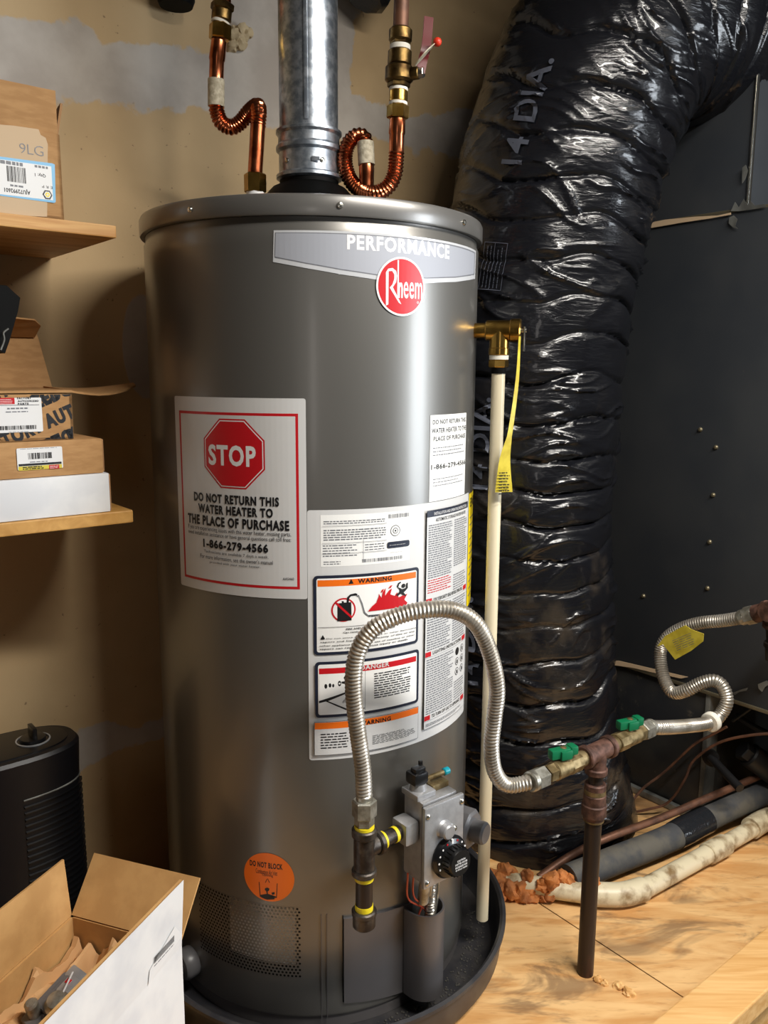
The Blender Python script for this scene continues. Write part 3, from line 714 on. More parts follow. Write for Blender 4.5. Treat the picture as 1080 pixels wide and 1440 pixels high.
# ---- relief valve with its tag
ra = 76; rdv = rdir(ra); r0 = radial(ra, HR-.004, 1.137); TEE = r0+rdv*.045
g = G().cyl(r0, r0+rdv*.03, .0125, bev=.001); g.cyl(r0+rdv*.022, r0+rdv*.078, .0165, bev=.002); g.cyl(r0+rdv*.062, r0+rdv*.080, .0190, bev=.002)
g.cyl(TEE-ZX*.04, TEE, .0165, bev=.001); g.cyl(TEE-ZX*.040, TEE-ZX*.028, .0175, bev=.001)
rv = obj('relief_valve', g, 'brass', HT, label='brass pressure relief valve')
obj('lever', G().box((-.005, -.034, 0), (.005, .006, .003), 0, frame(r0+rdv*.084, rdv, gx), .001).cyl(r0+rdv*.078, r0+rdv*.089, .004), 'screw', rv)
obj('thread_tape', G().cyl(TEE-ZX*.047, TEE-ZX*.040, .0160), 'tape', rv)
g = G(); tp = [TEE+rdv*.030+Vector((0, -.02, -.01)), TEE+rdv*.028+Vector((0, -.022, -.08)), TEE+rdv*.020+Vector((0, -.022, -.16)), TEE+rdv*.012+Vector((0, -.022, -.21)), TEE+rdv*.012+Vector((0, -.022, -.265))]
tp = smooth(tp, 5); vs = []; n = len(tp)
for i, p in enumerate(tp):
    t = i/(n-1); w = .006+(.010*max(0, (t-.55)/.45)**.8 if t > .55 else 0); tw = rad(20+50*(1-t)); e = Vector((cos(tw), sin(tw)*.6, 0))
    vs += [p-e*w, p+e*w, p+e*w+Vector((0, .0008, 0)), p-e*w+Vector((0, .0008, 0))]
g.add(vs, [(i*4+j, i*4+(j+1) % 4, i*4+4+(j+1) % 4, i*4+4+j) for i in range(n-1) for j in range(4)])
tg = obj('tag', g, 'yellow2', rv, label='yellow paper tag hanging from the relief valve')
tq = tp[-4]; d = Decal(Pln(tq+Vector((0, -.003, -.02)), Vector((cos(rad(30)), .3, 0)), ZX), cut=None, h=.001); d.bars(-.010, -.018, .010, .022, 8, 0, fill=.4, wl=.005)
obj('tag_print', d.g, ['ink'], tg, flat=True)

# ---- drain pan
PC = Vector((-.103, 1.428, 0)); PR = .331
g = G().lathe([(0, 0.0005), (PR-.03, .0005), (PR-.012, .004), (PR-.002, .02), (PR+.002, .066), (PR+.007, .070), (PR+.007, .076), (PR+.001, .078), (PR-.004, .074), (PR-.008, .024), (PR-.018, .0085), (PR-.03, .0055), (0, .0055)], Matrix.Translation(PC), 96, cap=False)
pan = obj('drain_pan', g, 'tray', label='round black plastic drain pan under the water heater', cat='drain pan')
random.seed(3); g = G()
for k in range(300):
    a = rad(random.uniform(20, 95)); r = random.uniform(.287, .325); p = HC+Vector((sin(a)*r, -cos(a)*r, 0))
    if (p-PC).length > PR-.025: continue
    s_ = random.uniform(.0006, .0026); g.lathe([(s_*.6, .0055), (s_, .0055+s_*.5), (s_*.5, .0055+s_)], Matrix.Translation(p), 5)
obj('debris', g, 'grit', pan, kind='stuff', label='grey grit lying in the pan', flat=True)
# discharge pipe
p1 = TEE-ZX*.066; p2 = Vector((p1.x, p1.y, .064)); 
dp = thing('discharge_pipe', (p2.x, p2.y, p2.z), 'cream plastic pipe running down from the relief valve into the pan', 'pipe')
g = G(); g.lathe([(.0085, 0), (.0112, 0), (.0112, (p1-p2).length), (.0085, (p1-p2).length)], frame(p2, p1-p2), 24); obj('pipe', g, 'pvcw', dp)
g = G().hexn(p1+ZX*.006, p1+ZX*.019, .0165); obj('adapter_nut', g, 'brass', dp); obj('adapter', G().cyl(p1-ZX*.004, p1+ZX*.006, .0125), 'mblack', dp, label='dark threaded collar')

# ============================================================ VENT PIPE
VT = thing('vent_pipe', (VP.x, VP.y, 1.384), 'round galvanised steel vent pipe rising from the middle of the heater', 'vent pipe')
g = G().lathe([(.0470, 1.46), (.0488, 1.46), (.0488, 2.099), (.0470, 2.099)], Matrix.Translation(VP), 64)
g.box((-.0035, -.0506, 1.47), (.0035, -.0482, 2.095), 0, Matrix.Translation(VP), .0008)
obj('pipe', g, 'galv', VT)
g = G().lathe([(.0500, 1.3842), (.0550, 1.3870), (.0550, 1.3920), (.0505, 1.3950), (.0502, 1.4270), (.0550, 1.4310), (.0550, 1.4370), (.0515, 1.4410), (.0512, 1.4540), (.0550, 1.4580), (.0550, 1.4620), (.0495, 1.4640)], Matrix.Translation(VP), 64)
g.box((.008, -.0525, 1.406), (.022, -.0495, 1.413), 0, Matrix.Translation(VP), .001)
obj('collar', g, 'galv', VT)
for a in (-40, 30):
    p = VP+Vector((sin(rad(a))*.0502, -cos(rad(a))*.0502, 1.409)); obj('screw', G().lathe([(.004, 0), (.004, .002), (.002, .003)], frame(p, p-VP-ZX*1.409), 10), 'screw', VT)

# ============================================================ COPPER CONNECTORS AND WATER PIPES
def corr(g, pts, r, pitch=.0052, amp=.09, mi=0, seg=18, ends=0, taper=None):
    P = resample(pts, pitch/6); n = len(P); fade = int(ends/(pitch/6))
    return g.tube(P, [r*(1+amp*cos(2*pi*i/6)*(1 if fade <= i < n-fade else 0)) if True else 0 for i in range(n)], seg, mi)
def collar_label(g, a, b, r, mi=0): return g.cyl(a, b, r, seg=24, mi=mi)
# left
L1 = at(359, 268, 1.440); L2 = at(360, 240, 1.440)
LB = Vector((L1.x, 1.44, 1.309))
wl = thing('water_connector', LB, 'bent corrugated copper tube joined to the heater top left of the vent', 'water connector', None)
pa_, pb_ = at(360, 205, 1.440), at(363, 172, 1.443)
obj('pipe_nipple', G().cyl(LB, LB+ZX*.056, .0150), 'white', wl, label='white plastic nipple')
obj('coupling_nut', G().hexn(LB+ZX*.052, LB+ZX*.082, .0185), 'brass', wl)
obj('tail', G().cyl(LB+ZX*.080, pb_, .0122, bev=.001), 'copper', wl)
top = [pb_-(pb_-L1)*.05, at(364, 160, 1.445), at(362, 149, 1.455), at(350, 158, 1.470), at(338, 172, 1.480), at(325, 179, 1.485), at(311, 172, 1.487), at(305, 156, 1.488), at(304, 148, 1.488)]
obj('corrugated_tube', corr(G(), smooth(top, 8), .0122), 'copper', wl)
q0, q1, q2_, q3 = at(304, 150, 1.488), at(304, 112, 1.488), at(305, 84, 1.488), at(308, 58, 1.488)
obj('tail', G().tube([q0, q1+(q2_-q1)*.0, q2_-(q2_-q1)*.1, q2_, q3], [.0122, .0122, .0122, .0135, .0128], 24), 'copper', wl)
obj('paper_label', G().cyl(q0+(q1-q0)*.0, q1, .0139, seg=24), 'paperw', wl, label='cream printed paper sleeve')
wf = thing('water_pipe', at(309, 56, 1.488), 'brass pipe coupling above the copper tube left of the vent', 'pipe coupling')
q4, q5, q6, q7 = at(309, 56, 1.488), at(310, 34, 1.488), at(311, 30, 1.488), at(313, 8, 1.488)
up = (q7-q4).normalized()
obj('coupling_nut', G().hexn(q4, q5, .0185), 'brass', wf)
obj('thread_tape', G().cyl(q5, q6, .0155), 'tape', wf)
obj('body', G().cyl(q6, q6+up*.018, .0165, bev=.002).hexn(q6+up*.016, q7+up*.004, .0195), 'brassd', wf)
obj('riser', G().cyl(q7, Vector((q7.x+.02, q7.y, 2.098)), .014), 'copper', wf)
# right
RB = Vector((at(515, 270, 1.440).x, 1.44, 1.309))
wr = thing('water_connector', RB, 'copper tube curled in a loop to the right of the vent', 'water connector')
ra1, ra2, ra3 = at(515.5, 232, 1.440), at(514, 200, 1.442), at(513, 196, 1.442)
obj('tail', G().tube([RB, RB+ZX*.004, at(515.5, 250, 1.440), ra1+ZX*(-.006), ra1], [.0135, .0122, .0122, .0128, .0122], 24), 'copper', wr)
obj('paper_label', G().cyl(ra1, ra2, .0139), 'paperw', wr, label='cream printed paper sleeve')
loop = [ra2-ZX*.004, at(511, 193, 1.444), at(500, 192, 1.447), at(489, 204, 1.450), at(485, 226, 1.450), at(492, 252, 1.448), at(508, 268, 1.440), at(528, 272, 1.425), at(546, 262, 1.420), at(555, 244, 1.420), at(557, 224, 1.420), at(557.5, 214, 1.420)]
obj('corrugated_tube', corr(G(), smooth(loop, 8), .0122), 'copper', wr)
s0, s1, s2 = at(557.5, 216, 1.420), at(558, 190, 1.420), at(559, 168, 1.420)
obj('tail', G().tube([s0, s1, s1+(s2-s1)*.1, s2], [.0122, .0122, .0135, .0128], 24), 'copper', wr)
Yr = 1.42
vv = thing('ball_valve', at(559.5, 168, Yr), 'old brass ball valve with a dark red lever, right of the vent', 'valve')
P = lambda y, x=None: at(x if x else 559+(168-y)*.035, y, Yr)
obj('coupling_nut', G().hexn(P(167), P(148), .0180), 'brass', vv)
obj('thread_tape', G().cyl(P(148), P(144), .0150), 'tape', vv); obj('thread_tape', G().cyl(P(128), P(124), .0150), 'tape', vv)
obj('nipple', G().cyl(P(144), P(128), .0150, bev=.001), 'brass', vv)
g = G().hexn(P(124), P(116), .0185); g.cyl(P(117), P(92), .0225, bev=.004); g.cyl(P(93), P(71), .0190, bev=.002)
st = P(106); sd = Vector((.93, -.36, 0)); g.cyl(st, st+sd*.034, .0095, bev=.001)
obj('body', g, 'brassd', vv)
obj('stem_nut', G().hexn(st+sd*.030, st+sd*.042, .0085), 'screw', vv)
la = st+sd*.036; e0 = at(588, 104, 1.410); e1 = at(599, 68, 1.412); e2 = at(603, 24, 1.415)
g = G()
def strap(g, pts, w, th, wd, mi=0):
    pts = [Vector(p) for p in pts]; vs = []; n = len(pts)
    for i, p in enumerate(pts):
        t = (pts[min(i+1, n-1)]-pts[max(i-1, 0)]).normalized(); e = Vector(wd); e = (e-t*e.dot(t)).normalized(); nn = t.cross(e).normalized()
        ww = w(i/(n-1)) if callable(w) else w
        vs += [p-e*ww-nn*th, p+e*ww-nn*th, p+e*ww+nn*th, p-e*ww+nn*th]
    g.add(vs, [(i*4+j, i*4+(j+1) % 4, i*4+4+(j+1) % 4, i*4+4+j) for i in range(n-1) for j in range(4)]+[(3, 2, 1, 0), (n*4-4, n*4-3, n*4-2, n*4-1)], mi)
strap(g, smooth([la, la+Vector((.004, 0, .02)), at(598, 72, 1.405), at(601, 50, 1.410), e2], 5), .0075, .0012, (1, .2, 0))
obj('lever', g, 'redh', vv, label='dark red lever handle')
g = G(); strap(g, smooth([at(584, 92, 1.395), at(594, 80, 1.392), at(603, 70, 1.392), at(613, 60, 1.392)], 5), lambda t: .004+.006*sin(pi*min(1, t*1.1)), .0008, (.4, .9, .5)); tgv = obj('tag', g, 'paperw', vv, label='white tag twisted round the lever')
g = G(); bm = bmesh.new(); bmesh.ops.create_icosphere(bm, subdivisions=2, radius=.007); g.bm(bm, 0, Matrix.Translation(at(615, 59, 1.392))); obj('tag_seal', g, 'redtip', vv, label='small orange red seal')
c1, c2, c3, c4 = P(71), P(64), P(60), P(40)
wp = thing('water_pipe', c1, 'tarnished copper water pipe above the ball valve with the red lever', 'pipe')
obj('thread_tape', G().cyl(c1, c2, .0165), 'tape', wp)
g = G().hexn(c2, c3+(c3-c2)*.6, .0165); g.cyl(c3, c4, .0185, bev=.003); obj('adapter', g, 'brassd', wp)
obj('riser', G().cyl(c4, Vector((c4.x+.012, c4.y, 2.098)), .0122), 'cuold', wp)
# things on the wall at the top edge
def onwall(px, py, off=0): return onplane(px, py, VX*(WALLV-off), VX)
w0 = onwall(232, -8); g = G().lathe([(.030, -.04), (.034, -.03), (.034, .02), (.026, .03)], frame(w0-VX*.045+ZX*.006, ZX), 24); g.cyl(w0-VX*.045+ZX*.03, Vector((w0.x, w0.y, 2.098))-VX*.045, .022)
obj('pipe_end', g, 'mblack', label='end of a black pipe on the wall at the top left', cat='pipe')
w1 = onwall(490, 5)
g = G().lathe([(.040, -.045), (.052, -.036), (.055, .02), (.050, .045)], frame(w1-VX*.08+UX*.0+ZX*.02, ZX+UX*.5), 9, phase=.4); g.cyl(w1-VX*.08+ZX*.05, Vector((w1.x, w1.y, 2.098))-VX*.08+UX*.05, .040)
obj('duct_fitting', g, 'tapeb', label='black wrapped fitting on the wall behind the vent pipe', cat='duct fitting')
def lumps(g, pts, r0, r1, seed, m=2, mi=0):
    random.seed(seed)
    for p in pts:
        bm = bmesh.new(); bmesh.ops.create_icosphere(bm, subdivisions=3, radius=1); r = random.uniform(r0, r1); sd_ = Vector((random.random()*9, random.random()*9, 3))
        for v in bm.verts:
            k = noise.noise(v.co*1.6+sd_)*.45+noise.noise(v.co*4+sd_)*.16; v.co = v.co*(r*(1+k))
        g.bm(bm, mi, Matrix.Translation(p))
    return g
g = lumps(G(), [onwall(330, 50, .008), onwall(340, 48, .010), onwall(347, 46, .008), onwall(336, 58, .008), onwall(326, 62, .005)], .012, .017, 5)
obj('foam_lump', g, 'foamw', label='pale lump of hardened foam on the wall behind the left pipe', cat='foam')

# ============================================================ GAS PIPING AT THE HEATER
TX = Vector((-.026, 1.124, 0)); inl = gc+gx*(-.062)+gy*.044
tz = ZC+.018; TC = TX+ZX*tz; tl = (Vector((inl.x, inl.y, tz))-TC)
gt = thing('gas_pipe_tee', (TX.x, TX.y, .24), 'dark iron gas tee with a capped drip leg in front of the heater', 'pipe tee')
def pz(py): return at(512, py, TX.y).z
def V3(z): return TX+ZX*z
g = G().cyl(V3(pz(1228)), V3(pz(1166)), .0160, bev=.001).cyl(V3(pz(1230)), V3(pz(1221)), .0190, bev=.002).cyl(V3(pz(1176)), V3(pz(1164)), .0190, bev=.002)
g.cyl(TC, TC+tl.normalized()*.030, .0150).cyl(TC+tl.normalized()*.022, TC+tl.normalized()*.032, .0185, bev=.002)
tee = obj('tee', g, 'iron', gt)
obj('nipple', G().cyl(TC+tl.normalized()*.030, TC+tl*1.0, .0115), 'iron', gt)
obj('drip_leg', G().cyl(V3(pz(1278)), V3(pz(1232)), .0130), 'blackpipe', gt)
obj('pipe_cap', G().cyl(V3(pz(1303)), V3(pz(1280)), .0175, bev=.003).cyl(V3(pz(1286)), V3(pz(1278)), .0190, bev=.002), 'iron', gt)
for a_, b_, r_ in ((V3(pz(1281)), V3(pz(1271)), .0138), (V3(pz(1236)), V3(pz(1229)), .0145), (V3(pz(1168)), V3(pz(1160)), .0150), (TC+tl.normalized()*.032, TC+tl.normalized()*.038, .0135), (TC+tl*.80, TC+tl*.88, .0124)):
    obj('thread_tape', G().cyl(a_, b_, r_), 'dope', gt, label='yellow thread tape')
# steel flexible connector 1
h1 = thing('gas_connector', V3(pz(1162)), 'corrugated steel gas hose arching in front of the heater labels', 'gas hose')
g = G().hexn(V3(pz(1160)), V3(pz(1147)), .0150).hexn(V3(pz(1148)), V3(pz(1124)), .0185); g.cyl(V3(pz(1126)), V3(pz(1116)), .0125, bev=.002)
obj('coupling_nut', g, 'steel2', h1)
VDIR = UX; TEE2 = uv(1.1184, .8032, .427)
VE = TEE2-UX*.155
hp = [(512, 1118, 1.124), (510, 1080, 1.12), (502, 1020, 1.11), (497, 965, 1.10), (502, 920, 1.095), (523, 886, 1.095), (560, 866, 1.10), (603, 857, 1.11), (640, 859, 1.125), (669, 877, 1.14), (688, 915, 1.16), (699, 965, 1.175), (695, 1010, 1.185), (691, 1050, 1.19), (696, 1085, 1.20), (713, 1104, 1.21)]
pts = [at(*p) for p in hp]; j = VE-UX*.018; pts += [j]
obj('hose', corr(G(), smooth(pts, 10), .0118, pitch=.0056, amp=.07), 'steel', h1)
obj('coupling_nut', G().cyl(VE-UX*.018, VE-UX*.006, .0165, bev=.002).hexn(VE-UX*.008, VE+UX*.018, .0175), 'steel2', h1)
# tee on the riser with a shut-off valve on each side
GP = Vector((TEE2.x, TEE2.y, 0))
gr = thing('gas_riser', GP, 'rusty brown gas pipe standing up from a hole in the plywood floor', 'gas pipe')
obj('pipe', G().cyl(GP+ZX*-.0005, GP+ZX*.335, .0145), 'blackpipe', gr)
g = G().cyl(GP+ZX*.302, GP+ZX*.309, .0175).cyl(GP+ZX*.309, GP+ZX*.332, .0215, bev=.002).cyl(GP+ZX*.328, GP+ZX*.352, .0195, bev=.003).cyl(GP+ZX*.356, GP+ZX*.370, .0185, bev=.002)
obj('reducer', g, 'rust', gr); obj('nipple', G().cyl(GP+ZX*.366, GP+ZX*.393, .0125), 'blackpipe', gr)
obj('thread_dope', G().cyl(GP+ZX*.300, GP+ZX*.303, .0180), 'brassn', gr); obj('thread_dope', G().cyl(GP+ZX*.351, GP+ZX*.359, .0188), 'brassn', gr)
g = G().cyl(TEE2-UX*.034, TEE2+UX*.034, .0165).cyl(TEE2-UX*.038, TEE2-UX*.026, .0200, bev=.002).cyl(TEE2+UX*.026, TEE2+UX*.038, .0200, bev=.002).cyl(TEE2-ZX*.036, TEE2, .0165).cyl(TEE2-ZX*.040, TEE2-ZX*.028, .0195, bev=.002)
obj('tee', g, 'rust', gr)
def gasvalve(a, s, label):
    # a: start next to the tee, s: direction +1/-1 along UX
    D = UX*s; t = thing('gas_valve', a+D*.05-ZX*.017, label, 'gas valve', None)
    g = G().cyl(a, a+D*.016, .0135).hexn(a+D*.014, a+D*.044, .0170, seg=8).cyl(a+D*.040, a+D*.078, .0160, bev=.002).hexn(a+D*.074, a+D*.094, .0150)
    c = a+D*.050; g.cyl(c, c+ZX*.021, .009)
    obj('body', g, 'brassn', t)
    c = a+D*.054; bm = frame(c+ZX*.019, ZX, UX*.96+VX*-.28)
    g = G().box((-.026, -.0075, 0), (.018, .0075, .016), 0, bm, .003); g.box((-.010, -.0115, -.002), (.012, .0115, .014), 0, bm, .003); g.box((.010, -.0095, .003), (.024, .0095, .018), 0, bm, .003)
    hd = obj('handle', g, 'greenh', t, label='green handle')
    obj('screw', G().lathe([(.0055, 0), (.0055, .002), (.003, .0035)], frame(c+ZX*.0335, ZX), 12), 'brassn', hd)
gasvalve(TEE2-UX*.038, -1, 'dirty brass gas valve with a green handle, left of the rusty tee')
gasvalve(TEE2+UX*.038, 1, 'dirty brass gas valve with a green handle, right of the rusty tee')
# second hose to the furnace
h2s = TEE2+UX*.134
h2 = thing('gas_connector', h2s-ZX*.018, 'grey steel gas hose bent in an S in front of the black furnace panel', 'gas hose')
g = G().hexn(h2s-UX*.004, h2s+UX*.020, .0180).cyl(h2s+UX*.018, h2s+UX*.030, .0160, bev=.003); obj('coupling_nut', g, 'steel2', h2)
def ou(px, py, u): return onplane(px, py, UX*u, UX)
seg = [h2s+UX*.026, ou(934, 1023, 1.31), ou(966, 1021, 1.39), ou(995, 1017, 1.45), ou(1012, 1006, 1.49), ou(1022, 986, 1.50), ou(1016, 965, 1.50), ou(1003, 957, 1.495), ou(985, 961, 1.485), ou(965, 971, 1.475), ou(947, 974, 1.475), ou(936, 960, 1.48), ou(930, 938, 1.49), ou(929, 915, 1.50), ou(938, 897, 1.505), ou(958, 884, 1.51), ou(985, 876, 1.515), ou(1015, 873, 1.52), ou(1042, 869, 1.52)]
obj('hose', corr(G(), smooth(seg, 8), .0128, pitch=.0052, amp=.05), 'steel', h2)
k = ou(1000, 1015, 1.458); obj('clamp_ring', G().cyl(k-(UX+ZX*.1)*.007, k+(UX+ZX*.1)*.007, .0195, bev=.002), 'tape', h2, label='pale plastic ring')
k0, k1, k2, k3 = ou(1042, 869, 1.52), ou(1048, 867, 1.52), ou(1062, 863.5, 1.52), ou(1073, 861, 1.52)
obj('coupling_nut', G().cyl(k0, k1+(k1-k0)*.2, .0155, bev=.001).hexn(k1, k2, .0180), 'steel2', h2)
# yellow tag around hose 2
g = G(); Tq = [ou(*p, 1.488) for p in ((940, 899), (993, 886), (996, 892), (991, 902), (951, 927))]
Tt = [ou(928, 908, 1.483), ou(940, 893, 1.485), ou(958, 883, 1.487), ou(970, 877, 1.489), ou(979, 883, 1.489), ou(996, 889, 1.489), ou(994, 900, 1.486), ou(975, 914, 1.480), ou(951, 927, 1.476), ou(936, 905, 1.481)]
mt_ = frame(Tt[0], -UX, VX); inv = mt_.inverted(); poly = [((inv @ p).x, (inv @ p).y) for p in Tt]
g.prism(poly, .010, .0112, mt_); tg2 = obj('tag', g, 'yellow2', h2, label='yellow paper tag folded over the hose')
d = Decal(Pln(mt_ @ Vector((0, 0, .0113)), mt_.col[0].xyz*-1, mt_.col[1].xyz*1), cut=None, h=.0002)
# printed text lines on the tag as fine strokes
fr = frame(ou(968, 901, 1.484)-UX*.0, -UX, ou(990, 889, 1.484)-ou(950, 906, 1.484)); iv = fr
g = G()
for r in range(6):
    z = -.010+r*.0042; 
    for k in range(3): g.box((-.024+k*.016, z, .0118-.004+.008), (-.024+k*.016+.012+.002*(r % 3), z+.0009, .0121-.004+.008), 0, fr)
obj('tag_print', g, 'inkg', tg2, flat=True)
ft = thing('furnace_gas_tee', ou(1090, 928, 1.52), 'rusty gas tee with a capped drip leg at the right edge, on the furnace', 'pipe tee')
c = ou(1090, 857, 1.52); g = G().cyl(k2, c, .0175).cyl(k3+(k3-k2)*.2, k3+(k3-k2)*.9, .0210, bev=.002).cyl(c-UX*.03, c+UX*.118, .019); c2 = ou(1090, 884, 1.52); g.cyl(c, c2, .0195, bev=.001).cyl(c2+ZX*.010, c2, .023, bev=.002)
obj('tee', g, 'rust', ft)
c3, c4 = ou(1091, 908, 1.52), ou(1092, 930, 1.52)
obj('drip_leg', G().cyl(c2, c3, .0165), 'blackpipe', ft); obj('pipe_cap', G().cyl(c3+ZX*.002, c4, .0195, bev=.003).cyl(c3+ZX*.006, c3-ZX*.004, .0215, bev=.001), 'iron', ft)

# ============================================================ FURNACE
FN = thing('furnace', uv(2.1, .7, 0), 'black sheet metal furnace cabinet standing right of the insulated duct', 'furnace')
TOPZ = 1.413
g = G().box((PANU, .10, .330), (2.5, 1.36, TOPZ), 0, UVM, .004); obj('cabinet', g, 'sheet', FN)
g = G().box((PANU-.004, .10, .324), (PANU+.012, 1.36, .332), 0, UVM, .001); obj('edge_flange', g, 'screwd', FN, label='scraped metal bottom edge of the cabinet'); g = G().box((PANU+.001, .10, TOPZ-.004), (PANU+.02, 1.36, TOPZ+.006), 0, UVM, .002); obj('edge_flange', g, 'screwd', FN, label='scraped metal top edge of the cabinet')
g = G().box((PANU+.004, .957, TOPZ+.001), (2.5, 1.36, 2.095), 0, UVM, .004); obj('plenum', g, 'sheet', FN)
g = G().box((PANU+.0020, .952, TOPZ+.002), (PANU+.012, .9575, 2.09), 0, UVM, .001); g.box((PANU+.001, .954, TOPZ+.002), (PANU+.005, .9575, 2.09), 0, UVM); obj('corner_seam', g, 'screw', FN, label='bright worn metal corner of the plenum')
g = G().box((PANU+.006, .962, .001), (2.45, 1.36, .324), 0, UVM, .003); obj('base_box', g, 'dusty', FN)
g = G().box((PANU+.002, .950, .001), (PANU+.05, .9615, .324), 0, UVM, .001); obj('corner_post', g, 'galvd', FN)
g = G().box((PANU-.012, .955, .002), (PANU+.002, 1.35, .018), 0, UVM, .001); obj('floor_flange', g, 'galvd', FN)
g = G().box((2.35, .10, .001), (2.5, .16, .324), 0, UVM, .003); obj('leg', g, 'dusty', FN)
for px_, py_ in ((985, 604), (1007, 629), (1003, 696), (998, 762), (995, 827), (905, 838), (861, 596)):
    p = ou(px_, py_, PANU); obj('screw', G().lathe([(.0055, 0), (.0055, .0015), (.0035, .0045), (.001, .005)], frame(p, -UX), 10), 'screwd', FN)
random.seed(11)
for base, n_, sp, nm in (((1040, 288), 9, 14, 'sealant_smear'), ((1030, 992), 7, 16, 'sealant_smear')):
    pts_ = [ou(base[0]+random.uniform(-sp, sp), base[1]+random.uniform(-6, 8), PANU-.001) for _ in range(n_)]
# chips of torn metallic tape along the seam
def chip(pxs, name, lab, m='galvd', u=PANU-.0045):
    P_ = [ou(x, y, u) for x, y in pxs]; mt2 = frame(P_[0], -UX, VX); iv2 = mt2.inverted(); obj(name, G().prism([((iv2 @ p).x, (iv2 @ p).y) for p in P_], 0, .0012, mt2), m, FN, label=lab, flat=True)
chip([(902, 316), (935, 309), (975, 305), (1010, 303), (1028, 299), (1028, 302), (1000, 307), (960, 313), (925, 319), (902, 323)], 'tape_strip', 'torn metallic tape along the top seam', 'cardl')
chip([(1028, 297), (1034, 284), (1039, 292), (1046, 280), (1052, 289), (1056, 283), (1062, 289), (1075, 287), (1078, 291), (1056, 295), (1040, 297)], 'tape_scrap', 'bright torn scrap of tape')
chip([(1026, 306), (1032, 303), (1037, 308), (1034, 318), (1038, 322), (1031, 320), (1025, 314)], 'tape_scrap', 'bright torn scrap of tape')
chip([(1044, 236), (1049, 232), (1052, 240), (1048, 252), (1044, 258)], 'tape_scrap', 'bright torn scrap of tape')
chip([(854, 930), (870, 929), (900, 936), (930, 943), (968, 952), (958, 954), (925, 947), (890, 939), (862, 935)], 'tape_strip', 'torn metallic tape along the bottom edge', 'cardl')
chip([(1028, 975), (1044, 969), (1052, 967), (1050, 971), (1040, 973), (1034, 977)], 'scratch', 'pale scratch')
chip([(1066, 962), (1078, 957), (1085, 960), (1076, 966), (1072, 973), (1067, 968)], 'scratch', 'pale scratch')
# bits below the cabinet at the right
g = G(); a = ou(1000, 1065, PANU-.004); g.lathe([(.022, 0), (.022, .004), (.015, .006)], frame(a, -UX), 20); g.cyl(a-UX*.002, a-UX*.05-VX*.10-ZX*.02, .010)
obj('drain_fitting', g, 'rubber', FN)
b0, b1 = ou(1052, 1060, 1.83), ou(1120, 1110, 1.92)
g = G().cyl(b0, b1, .030, bev=.004).hexn(b0-(b1-b0).normalized()*.02, b0+(b1-b0).normalized()*.012, .024)
obj('valve_body', g, 'rubber', label='black valve body lying under the furnace at the right edge', cat='valve')
b0.z
g = G().tube(smooth([ou(1035, 1006, 1.82), ou(1060, 1022, 1.82), ou(1100, 1040, 1.82), ou(1150, 1060, 1.82)], 5), .0075, 10); obj('cable', g, 'rubber', label='thick black cable sagging below the furnace at the right', cat='cable')
g = G().tube(smooth([ou(1030, 1014, 1.80), ou(1042, 1006, 1.80), ou(1056, 996, 1.80)], 5), .004, 8); obj('cable', g, 'rubber', label='short thin black cable just below the furnace bottom', cat='cable')
g = G().box((1.98, .20, .0), (2.06, .80, .318), 0, UVM, .01); obj('masonry_block', g, 'brick', label='rough tan block behind the pipes under the furnace', cat='block')

# ============================================================ INSULATED DUCT
DP = [(.385, 1.85, .0), (.345, 1.845, .28), (.308, 1.84, .66), (.307, 1.84, .95), (.314, 1.835, 1.18), (.342, 1.83, 1.38), (.374, 1.825, 1.52), (.425, 1.83, 1.66), (.50, 1.855, 1.76), (.59, 1.905, 1.805), (.675, 1.98, 1.815), (.745, 2.09, 1.815)]
path = resample(smooth(DP, 14), .0034); TT, NN = frames(path)
ref = Vector((-1, 0, 0)); NN = []; 
for t in TT:
    n_ = (ref-t*ref.dot(t)).normalized(); NN.append(n_); ref = n_
ND = len(path)
def dprof(s):
    z = s; return .206+.018*max(0, 1-z/.22)**1.5
def ddisp(s, th):
    c_, n_ = cos(th), sin(th)
    wob = noise.noise(Vector((c_*.9, n_*.9, s*2.6)))*.55+noise.noise(Vector((c_*2.2, n_*2.2, s*5)))*.22
    ph = s/.076+wob; f = abs(sin(pi*ph)); amp = .35+.65*max(0, min(1, .5+1.6*noise.noise(Vector((c_*1.3, n_*1.3, s*7+3)))))
    fold = amp*(-.012*(1-min(1, f*2.6))**2+.006*f**.7)
    q2 = Vector((c_*1.1+3, n_*1.1, s*26+noise.noise(Vector((c_*1.2, n_*1.2, s*5)))*2.2)); m2 = max(0, min(1, .5+2*noise.noise(Vector((c_*2+5, n_*2, s*9))))); r1 = 1-abs(noise.noise(q2))*2.4
    q3 = Vector((c_*2.0+8, n_*2.0, s*58+noise.noise(Vector((c_*2.4, n_*2.4, s*8+4)))*3.0)); m3 = max(0, min(1, .2+2.4*noise.noise(Vector((c_*2+1, n_*2+4, s*12))))); r2 = 1-abs(noise.noise(q3))*2.4
    big = noise.noise(Vector((c_*1.2, n_*1.2, s*2.2+7)))*.009
    return fold+.0085*m2*max(r1, 0)**6+.0030*m3*max(r2, 0)**5+big
def dpt(s, th, h=0):
    f = s/.0034; i = max(0, min(ND-2, int(f))); k = f-i
    p = path[i].lerp(path[i+1], k); t = TT[i].lerp(TT[i+1], k).normalized(); n_ = NN[i].lerp(NN[i+1], k); n_ = (n_-t*n_.dot(t)).normalized(); b = t.cross(n_)
    r = dprof(s)+ddisp(s, th)+h
    return p+n_*(cos(th)*r)+b*(sin(th)*r)
NS = 200; g = G(); vs = []
